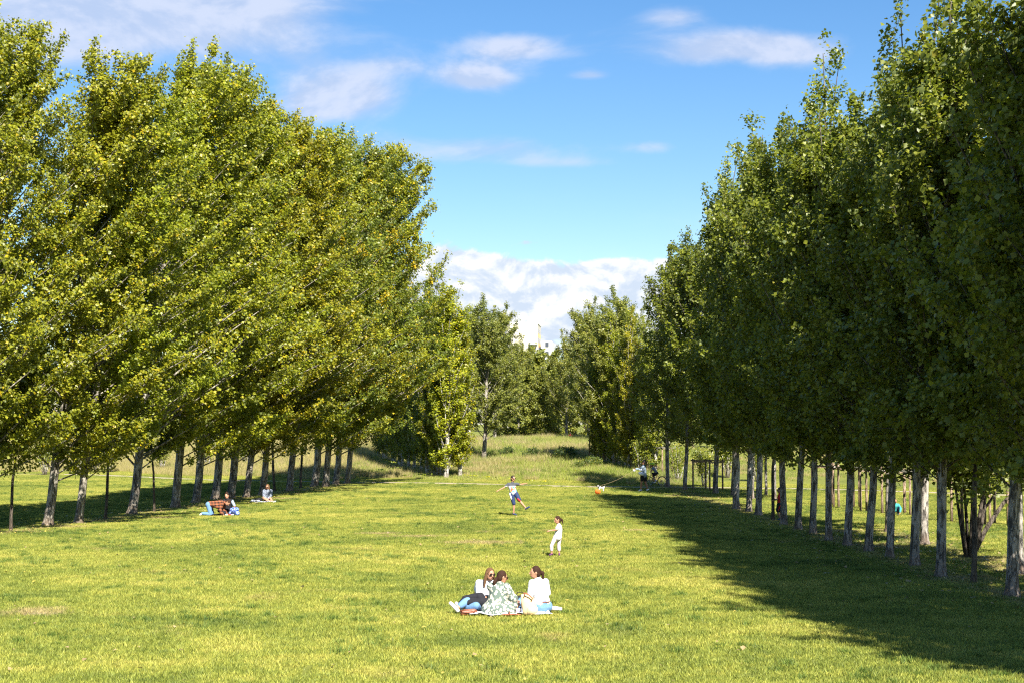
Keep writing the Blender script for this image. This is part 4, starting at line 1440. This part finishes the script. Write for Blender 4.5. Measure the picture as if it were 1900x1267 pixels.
# red brown handbag on the grass
hb = empty('handbag', rel(-.63, -.20), .1, 'red brown leather handbag with looped strap by the outstretched shoe', 'bag')
caps_mesh('bag_body', [((-.12, 0, .055), (.12, .01, .06), .05, .052), ((-.09, 0, .09), (.10, .01, .10), .035, .035)], BROWN, hb, .010)
MB().tube([(-.13, -.02, .08), (-.17, -.08, .11), (-.05, -.11, .12), (.08, -.09, .09), (.14, -.01, .11)], [.010] * 5, 8).build('strap', BROWN, hb)
# dark bag behind
bb_ = empty('black_bag', rel(.33, .42), 0, 'small black bag between the flowered dress and the white shirt', 'bag')
caps_mesh('bag_body', [((-.09, 0, .10), (.08, 0, .12), .09, .09), ((-.06, 0, .25), (.06, 0, .28), .06, .05)], BLACK, bb_, .012)
MB().tube([(-.08, 0, .28), (-.05, 0, .37), (.05, 0, .38), (.08, 0, .29)], [.009] * 4, 8).build('strap', BLACK, bb_)
# cup, bottle, sandals
PURPLE = plain('purple_label', (.16, .10, .30), .4, .5, .05, 5)
GLASS = plain('pale_plastic', (.62, .66, .74), .2, .6, .05, 5)
o_ = empty('water_bottle', rel(.385, -.17, .02), 0, 'clear bottle standing left of the tote bag', 'bottle')
MB().tube([(0, 0, 0), (0, 0, .15), (0, 0, .18), (0, 0, .21)], [.032, .032, .014, .013], 14).build('bottle_body', GLASS, o_)
MB().tube([(0, 0, .205), (0, 0, .23)], [.016, .016], 12).build('cap', WHITE, o_)
o_ = empty('picnic_cup', rel(.29, -.12, .02), 0, 'white and purple cup by the knee of the flowered dress', 'cup')
MB().tube([(0, 0, 0), (0, 0, .11)], [.032, .042], 14).build('cup_body', WHITE, o_)
MB().tube([(0, 0, .03), (0, 0, .07)], [.0375, .0405], 14).build('band', PURPLE, o_)
for k, (x, y, r_) in enumerate([(.10, -.36, .2), (.24, -.34, -.25)]):
    sd = empty('sandal', rel(x, y, .025), r_, ['brown sandal at the lowest edge of the blanket', 'brown and white sandal nearer to the tote bag'][k], 'sandal')
    me = MB().ball((0, 0, .02), (.125, .045, .014), 16, 6)
    me.build('sole', BROWN, sd)
    MB().tube([(.02, -.045, .03), (.03, -.02, .065), (.03, .02, .065), (.02, .045, .03)], [.010] * 4, 6).build('strap', [BROWN, WHITE][k], sd)
o_ = tag(link('folded_cloth', MB().ball((0, 0, 0), (.12, .08, .035), 14, 8).mesh('folded_cloth', WHITE), None, rel(.70, -.15, .05)), 'crumpled white cloth right of the tote bag', 'cloth')
o_ = tag(link('folded_cloth', MB().ball((0, 0, 0), (.13, .09, .03), 14, 8).mesh('folded_cloth', BLANKET), None, rel(-.46, -.16, .05)), 'crumpled blue white cloth left of the flowered dress', 'cloth')

# ------------------------------------------------------------------ girl and boy with the ball
person(1030, 1033, dict(hl=(.01, -.03, .53), hr=(.12, .05, .53), che=(.105, .0, .77), nk=(.10, 0, .865), hd=(.065, -.01, .995), sl=(.08, -.10, .82), sr=(.13, .10, .82),
                        el=(.02, -.17, .74), wl=(-.15, -.16, .71), er=(.02, .16, .72), wr=(-.13, .14, .70), kl=(-.10, -.05, .30), al=(-.095, -.03, .08), tl=(-.17, -.09, .04),
                        kr=(.10, .06, .30), ar=(.115, .06, .08), tr=(.12, -.04, .04)),
       (-.86, -.45, -.22), 'little girl all in white with a ponytail, holding her arms out', 'children playing with the orange ball',
       [('tee_shirt', WHITE, .014, [('torso',), ('uarm_l', .55, .006), ('uarm_r', .55, .006)], [((.10, 0, .74), (.075, 0, .53), .10, .105)]),
        ('leggings', PINKW, .010, [('hips',), ('thigh_l',), ('thigh_r',), ('calf_l', .5, .004), ('calf_r', .55, .004)], [])],
       hair=(HAIR_B, 'pony'), shoes=SHOEP, g=.66, hs=.88, vox=.008)
boy = person(954, 957, dict(hl=(-.10, 0, .86), hr=(.06, .02, .86), che=(-.085, 0, 1.13), nk=(-.06, 0, 1.27), hd=(-.04, -.01, 1.43), sl=(-.21, -.02, 1.22), sr=(.07, .04, 1.22),
                       el=(-.38, -.05, 1.09), wl=(-.60, -.08, .98), er=(.23, .06, 1.20), wr=(.40, .04, 1.23), kl=(-.01, -.04, .46), al=(-.02, 0, .09), tl=(.10, -.08, .045),
                       kr=(.22, -.10, .58), ar=(.46, -.14, .30), tr=(.60, -.20, .37)),
       (.62, -.75, -.12), 'boy kicking one leg up with both arms spread out', 'children playing with the orange ball',
       [('printed_tee', PRINT, .016, TORSO_TEE, [((-.08, 0, 1.1), (-.045, 0, .88), .115, .115)]), ('shorts', NAVY, .020, [('hips',), ('thigh_l', .95, .01), ('thigh_r', .85, .01)], []),
        ('shorts_stripe', RED, .0, [], [((.14, -.17, .66), (.22, -.19, .585), .03, .03)]),
        ('shorts_side', WHITE, .0, [], [((-.165, -.075, .86), (-.105, -.09, .66), .030, .028)])],
       hair=(HAIR_D, 'short'), shoes=SHOEN, g=.80, hs=.95, vox=.010, glasses=True)

BALLM = pattern_mat('orange_ball', 'ball')
bp = at(1109, 918)
bl = tag(link('ball', MB().ball((0, 0, 0), .145, 28, 18).mesh('ball', BALLM), None, bp + V(0, 0, .155)), 'big orange ball with dark seams in front of the little dog', 'ball')
bl.rotation_euler = (.5, .3, .4)

# dog on a lead
dog = empty('dog', at(1116, 911.5), 0, 'small white dog with a dark face pulling on its lead', 'dog')
WFUR = plain('white_fur', (.70, .69, .66), .9, .2, .1, 60)
DFUR = plain('dark_fur', (.04, .035, .03), .9, .2, .3, 60)
caps_mesh('body', [((-.10, 0, .215), (.10, 0, .215), .072, .060), ((-.11, 0, .23), (-.165, 0, .285), .055, .045), ((.14, 0, .25), (.19, 0, .31), .014, .009),
                   ((-.12, .035, .18), (-.13, .04, .02), .026, .017), ((-.12, -.035, .18), (-.135, -.05, .02), .026, .017),
                   ((.11, .035, .19), (.09, .04, .11), .038, .022), ((.09, .04, .11), (.12, .04, .02), .02, .016),
                   ((.11, -.035, .19), (.085, -.04, .11), .038, .022), ((.085, -.04, .11), (.115, -.045, .02), .02, .016), ((-.17, 0, .30), (-.18, 0, .30), .05, .05)], WFUR, dog, .009, 2)
caps_mesh('muzzle', [((-.20, 0, .305), (-.255, 0, .285), .042, .024)], DFUR, dog, .008, 2)
for q in (-1, 1):
    MB().tube([(-.165, .034 * q, .335), (-.16, .046 * q, .365), (-.155, .05 * q, .34)], [.018, .014, .006], 8).build('ear', DFUR, dog)
caps_mesh('saddle_patch', [((-.02, 0, .24), (.07, 0, .235), .062, .054)], DFUR, dog, .009, 2)
MB().tube([(-.135, 0, .20), (-.120, 0, .32)], [.061, .061], 14, squash=.9).build('harness', BLACK, dog)

# woman with the lead
walker_xy = (1194.7, 911.6)
person(walker_xy[0], walker_xy[1], dict(hl=(-.07, -.03, .86), hr=(.06, .06, .86), che=(-.01, 0, 1.20), nk=(-.005, 0, 1.36), hd=(-.01, 0, 1.52), sl=(-.04, -.15, 1.30), sr=(.02, .15, 1.30),
                        el=(-.22, -.18, 1.20), wl=(-.43, -.15, 1.19), er=(.10, .22, 1.05), wr=(-.12, .24, .98), kl=(-.13, -.04, .47), al=(-.16, -.02, .09), tl=(-.30, -.05, .045),
                        kr=(.10, .06, .46), ar=(.22, .06, .11), tr=(.12, .04, .045)),
       (-.98, -.15, -.1), 'woman in grey sweatshirt and black shorts walking the little dog', None,
       [('sweatshirt', GREYB, .026, TORSO_LONG, [((0, 0, 1.15), (.0, .01, .86), .14, .15)]), ('shorts', BLACK, .022, [('hips',), ('thigh_l', .62, .012), ('thigh_r', .62, .012)], [])],
       hair=(HAIR_D, 'bun'), shoes=SHOEW, g=.98, vox=.013, skin=SKIN_T)
wp = at(*walker_xy)
lead_a = wp + V(-.50, -.15, 1.14)
lead_b = at(1116, 911.5) + V(-.12, 0, .30)
lp = []
for i in range(13):
    t_ = i / 12
    q = lead_a.lerp(lead_b, t_)
    q.z -= .10 * math.sin(math.pi * t_)
    lp.append(q)
o_ = MB().tube(lp, [.0035] * 13, 6).build('dog_lead', TAN)
tag(o_, 'thin pale lead running from the woman to the little dog', 'lead')
tag(link('lead_reel', MB().ball((0, 0, 0), (.06, .03, .07), 12, 8).mesh('lead_reel', WHITE), None, wp + V(-.52, -.15, 1.13)), 'white lead reel in the hand of the dog walker', 'lead reel')
o_ = empty('shopping_bag', wp + V(-.20, -.22, .92), 0, 'pale cloth bag hanging at the front of the dog walker', 'bag')
caps_mesh('bag_body', [((-.03, 0, .05), (.10, 0, .02), .09, .10), ((-.05, 0, .25), (.06, 0, .22), .04, .05)], GLASS, o_, .013)

# cyclist
cx_, cy_ = 1216.8, 901
cp = at(cx_, cy_)
bk = empty('bicycle', cp, 0, 'red framed bicycle ridden by the child in a green helmet', 'bicycle')
TYRE = plain('black_tyre', (.02, .02, .02), .8, .2, .1, 20)
STEEL = plain('dull_steel', (.45, .45, .47), .35, .5, .05, 20, 1.0)
BRED = plain('red_bike_paint', (.50, .03, .03), .35, .5, .05, 10)


def ring(c, R_, r_, n=36, m=8):
    mb = MB()
    for i in range(n):
        a = 2 * math.pi * i / n
        for k in range(m):
            b = 2 * math.pi * k / m
            q = R_ + r_ * math.cos(b)
            mb.v.append((c[0] + q * math.cos(a), c[1] + r_ * math.sin(b), c[2] + q * math.sin(a)))
    for i in range(n):
        for k in range(m):
            a, b = i * m + k, i * m + (k + 1) % m
            c2, d2 = ((i + 1) % n) * m + (k + 1) % m, ((i + 1) % n) * m + k
            mb.f.append((a, b, c2, d2))
    return mb


for x in (-.40, .36):
    wh = empty('wheel', (x, 0, .28))
    wh.parent = bk
    ring((0, 0, 0), .255, .022).build('tyre', TYRE, wh)
    ring((0, 0, 0), .232, .010).build('rim', STEEL, wh)
    sp_ = MB()
    for i in range(14):
        a = 2 * math.pi * i / 14
        sp_.tube([(0, .012 * (-1) ** i, 0), (.228 * math.cos(a), 0, .228 * math.sin(a))], [.003, .003], 4, cap=False)
    sp_.build('spokes', STEEL, wh)
fr = MB()
for a, b, r_ in (((-.27, 0, .66), (-.02, 0, .29), .020), ((-.02, 0, .29), (.09, 0, .66), .018), ((.07, 0, .58), (-.26, 0, .62), .018), ((-.02, 0, .29), (.36, 0, .28), .013), ((.08, 0, .6), (.36, 0, .28), .012)):
    fr.tube([a, b], [r_, r_], 8)
fr.build('frame', BRED, bk)
MB().tube([(-.40, 0, .28), (-.28, 0, .66), (-.255, 0, .76)], [.016, .018, .016], 8).build('fork', TYRE, bk)
MB().tube([(-.27, -.24, .80), (-.30, -.1, .78), (-.26, 0, .76), (-.30, .1, .78), (-.27, .24, .80)], [.014] * 5, 8).build('handlebar', STEEL, bk)
MB().ball((.11, 0, .69), (.12, .06, .03), 12, 6).build('saddle', BLACK, bk)
MB().tube([(-.02, -.03, .29), (-.02, -.05, .29)], [.075, .075], 18).build('chainring', STEEL, bk)
for q, dz_ in ((-1, -.13), (1, .13)):
    MB().tube([(-.02, .05 * q, .29), (-.06, .07 * q, .29 + dz_)], [.012, .012], 6).build('crank', STEEL, bk)
    MB().box((-.06, .11 * q, .29 + dz_), (.08, .08, .02)).build('pedal', TYRE, bk)
cyc = person(cx_, cy_, dict(hl=(.06, -.07, .73), hr=(.06, .07, .73), che=(-.10, 0, .97), nk=(-.16, 0, 1.08), hd=(-.23, 0, 1.21), sl=(-.14, -.13, 1.03), sr=(-.14, .13, 1.03),
                      el=(-.22, -.20, .90), wl=(-.27, -.21, .83), er=(-.22, .20, .90), wr=(-.27, .21, .83), kl=(-.16, -.09, .55), al=(-.05, -.10, .22), tl=(-.15, -.11, .18),
                      kr=(-.20, .09, .70), ar=(-.05, .10, .48), tr=(-.15, .11, .44)),
       (-.97, -.2, -.1), 'child in green helmet riding the red bicycle along the path', None,
       [('tee_shirt', SPRIG, .014, TORSO_TEE, []), ('shorts', BLACK, .016, [('hips',), ('thigh_l', .9), ('thigh_r', .9)], [])], hair=(HAIR_D, 'short'), shoes=SHOEW, g=.72, hs=.9, vox=.013)
caps_mesh('helmet', [('ball', (-.225, 0, 1.255), (.125, .10, .085)), ('ball', (-.18, 0, 1.25), (.12, .09, .08))], GREENH, cyc, .012, 2)
o_ = tag(link('wheel_guard_bag', MB().ball((0, 0, 0), (.05, .06, .14), 12, 8).mesh('yellow_bag', YELLOW), None, cp + V(-.47, -.05, .50)), 'bright yellow pouch hanging at the front of the bicycle', 'pouch')

# boy in red between the trunks
person(1447.4, 966, dict(hl=(-.03, -.05, .62), hr=(.02, .06, .62), che=(.0, 0, .90), nk=(-.005, 0, 1.0), hd=(-.02, 0, 1.13), sl=(-.02, -.12, .95), sr=(.03, .12, .95),
                        el=(-.12, -.16, .80), wl=(-.25, -.12, .77), er=(-.06, .15, .78), wr=(-.2, .06, .80), kl=(-.10, -.05, .36), al=(.0, -.04, .09), tl=(-.11, -.07, .045),
                        kr=(.02, .07, .34), ar=(.10, .08, .09), tr=(.0, .06, .045)),
       (-.95, -.25, 0), 'boy in red tee shirt standing by a grey trunk, holding a thin stem', None,
       [('tee_shirt', RED, .016, TORSO_TEE, [((0, 0, .85), (0, 0, .64), .10, .11)]), ('shorts', BLACK, .020, [('hips',), ('thigh_l', .9, .01), ('thigh_r', .9, .01)], []),
        ('shorts_stripe', RED, 0, [], [((.0, -.13, .60), (-.08, -.11, .40), .02, .02)])], hair=(HAIR_D, 'short'), shoes=SHOEN, g=.72, hs=.88, vox=.012, skin=SKIN_T)

# ------------------------------------------------------------------ group on the left
GX, GY = 397.9, 956.5
G0 = at(GX, GY)
person(GX, GY, dict(hl=(-.22, -.10, .44), hr=(-.22, .10, .44), che=(.24, 0, .50), nk=(.40, 0, .52), hd=(.53, -.03, .52), sl=(.32, -.17, .50), sr=(.32, .17, .50),
                    el=(.26, -.22, .24), wl=(.36, -.24, .07), er=(.34, .2, .24), wr=(.45, .16, .07), kl=(-.13, -.12, .075), al=(-.47, -.10, .10), tl=(-.56, -.10, .03),
                    kr=(-.10, .12, .075), ar=(-.45, .12, .10), tr=(-.54, .12, .03), dl=(.6, 0, -.5), dr=(.6, 0, -.5)),
       (.35, -.45, -.82), 'person in orange and black plaid shirt kneeling on hands and knees', 'picnickers at the left row',
       [('plaid_shirt', PLAID, .028, TORSO_LONG, [((.24, -.05, .48), (-.12, -.03, .44), .15, .13), ((.1, -.12, .40), (.24, -.14, .36), .11, .10)]), ('jeans', JEANS, .020, PANTS, [])],
       hair=(HAIR_B, 'short'), shoes=SHOEW, g=1.0, vox=.012)
person(GX, GY, dict(hl=(.34, .50, .12), hr=(.52, .50, .12), che=(.44, .48, .48), nk=(.42, .46, .62), hd=(.40, .42, .76), sl=(.28, .46, .56), sr=(.60, .46, .56),
                    el=(.22, .34, .36), wl=(.30, .18, .20), er=(.74, .30, .36), wr=(.64, .10, .20), kl=(.14, .22, .20), al=(.45, .06, .07), tl=(.56, .0, .05),
                    kr=(.78, .24, .18), ar=(.50, .14, .07), tr=(.40, .02, .05)),
       (-.15, -.97, -.1), 'person with a hair bun sitting behind the plaid shirt, in a black top', 'picnickers at the left row',
       [('black_top', BLACK, .024, [('torso',)], []), ('sleeves', GREYB, .018, [('uarm_l', .9), ('uarm_r', .9)], []), ('trousers', BLACK, .018, PANTS, [])], hair=(HAIR_B, 'bun'), shoes=None, vox=.012)
bgb = empty('backpack', rel(.78, -.02, 0, G0), -.15, 'blue and white patterned bag on the grass right of the plaid shirt', 'bag')
caps_mesh('bag_body', [((-.12, 0, .10), (.12, 0, .10), .10, .10), ((-.10, 0, .24), (.11, 0, .25), .085, .085)], BLUEBAG, bgb, .012)
MB().tube([(-.04, 0, .32), (-.02, 0, .37), (.03, 0, .37), (.05, 0, .32)], [.010] * 4, 8).build('handle', NAVY, bgb)
MB().box((0, -.10, .12), (.18, .03, .12)).build('pocket', NAVY, bgb)
for k, (x, y, m_, lb) in enumerate([(.62, -.16, RED, 'small red snack packet by the blue bag'), (.74, -.19, WHITE, 'small white packet by the blue bag'), (.50, -.18, WHITE, 'white paper at the hands of the kneeling person')]):
    tag(link('packet', MB().ball((0, 0, 0), (.07, .05, .03), 10, 6).mesh('packet', m_), None, rel(x, y, .05, G0)), lb, 'packet')
blanket(.35, .12, 1.0, .7, G0, 'dark blanket under the kneeling person in plaid', BLACK, .1, 3)

SX, SY = 496.3, 931.5
S0 = at(SX, SY)
person(SX, SY, dict(hl=(-.09, .10, .12), hr=(.08, .10, .12), che=(0, .05, .45), nk=(.0, .02, .57), hd=(.0, -.03, .70), sl=(-.17, .03, .52), sr=(.16, .03, .52),
                    el=(-.17, -.10, .30), wl=(-.04, -.24, .20), er=(.17, -.10, .30), wr=(.07, -.28, .18), kl=(-.16, -.25, .22), al=(.15, -.36, .07), tl=(.26, -.40, .05),
                    kr=(.16, -.22, .20), ar=(.28, -.42, .07), tr=(.38, -.45, .05)),
       (-.15, -.93, -.25), 'woman in grey patterned shirt sitting alone on a light blanket', None,
       [('shirt', SPRIG, .020, TORSO_LONG, []), ('shorts', BLACK, .014, [('hips',), ('thigh_l', .7), ('thigh_r', .7)], [])], hair=(HAIR_L, 'long'), shoes=None, vox=.013, glasses=True)
blanket(-.16, -.08, 1.15, .85, S0, 'light blanket under the woman in the grey patterned shirt', BLANKET, .05, 5)
o_ = empty('black_bag', rel(-.46, -.02, .03, S0), 0, 'black and white heap of clothes left of the woman in grey', 'clothes')
caps_mesh('cloth', [((-.18, 0, .06), (.15, 0, .08), .06, .08), ((.05, -.02, .13), (.16, 0, .12), .05, .05)], BLACK, o_, .013)
caps_mesh('white_garment', [((-.24, -.05, .05), (-.10, -.08, .05), .04, .04), ((.0, -.1, .05), (.1, -.1, .06), .03, .03)], WHITE, o_, .012)

# far walker in red, crouching child, person at the right edge
x_, y_ = (1058 - 950) / F * 172, 172
STAND = dict(hl=(-.08, 0, .84), hr=(.08, 0, .84), che=(0, 0, 1.18), nk=(0, 0, 1.34), hd=(0, 0, 1.50), sl=(-.18, 0, 1.28), sr=(.18, 0, 1.28), el=(-.24, .02, 1.02), wl=(-.22, -.05, .80),
             er=(.24, .02, 1.02), wr=(.22, -.05, .80), kl=(-.10, -.03, .46), al=(-.12, 0, .09), tl=(-.13, -.12, .045), kr=(.10, .05, .46), ar=(.14, .10, .09), tr=(.15, 0, .045))
person(0, 0, STAND, (-.4, .8, 0), 'distant walker in a red top on the crest of the meadow', None,
       [('red_top', RED, .03, TORSO_LONG, []), ('trousers', NAVY, .02, PANTS, [])], hair=(HAIR_D, 'short'), shoes=SHOEN, vox=.02, loc=(x_, y_, H1(x_, y_)))
TEAL = plain('teal_cloth', (.05, .28, .27), .8, .2, .1, 18)
person(1661, 957, dict(hl=(-.06, .05, .22), hr=(.08, .05, .22), che=(0, -.04, .40), nk=(0, -.07, .48), hd=(-.03, -.10, .60), sl=(-.11, -.06, .44), sr=(.11, -.06, .44), el=(-.17, -.2, .30), wl=(-.12, -.3, .16),
                       er=(.17, -.2, .30), wr=(.12, -.3, .16), kl=(-.14, -.16, .34), al=(-.10, -.02, .09), tl=(-.10, -.14, .045), kr=(.14, -.16, .34), ar=(.10, -.02, .09), tr=(.10, -.14, .045)),
       (.3, -.85, -.3), 'child in teal crouching half hidden behind a leaning trunk', None,
       [('teal_top', TEAL, .018, TORSO_LONG, []), ('trousers', NAVY, .014, PANTS, [])], hair=(HAIR_D, 'short'), shoes=SHOEW, g=.68, hs=.9, vox=.013)
person(1880, 917, STAND, (.3, -.9, 0), 'person in pale top and blue trousers half hidden at the right edge', None,
       [('pale_top', GLASS, .03, TORSO_LONG, []), ('trousers', JEANS_D, .02, PANTS, [])], hair=(HAIR_D, 'short'), shoes=SHOEW, vox=.016)
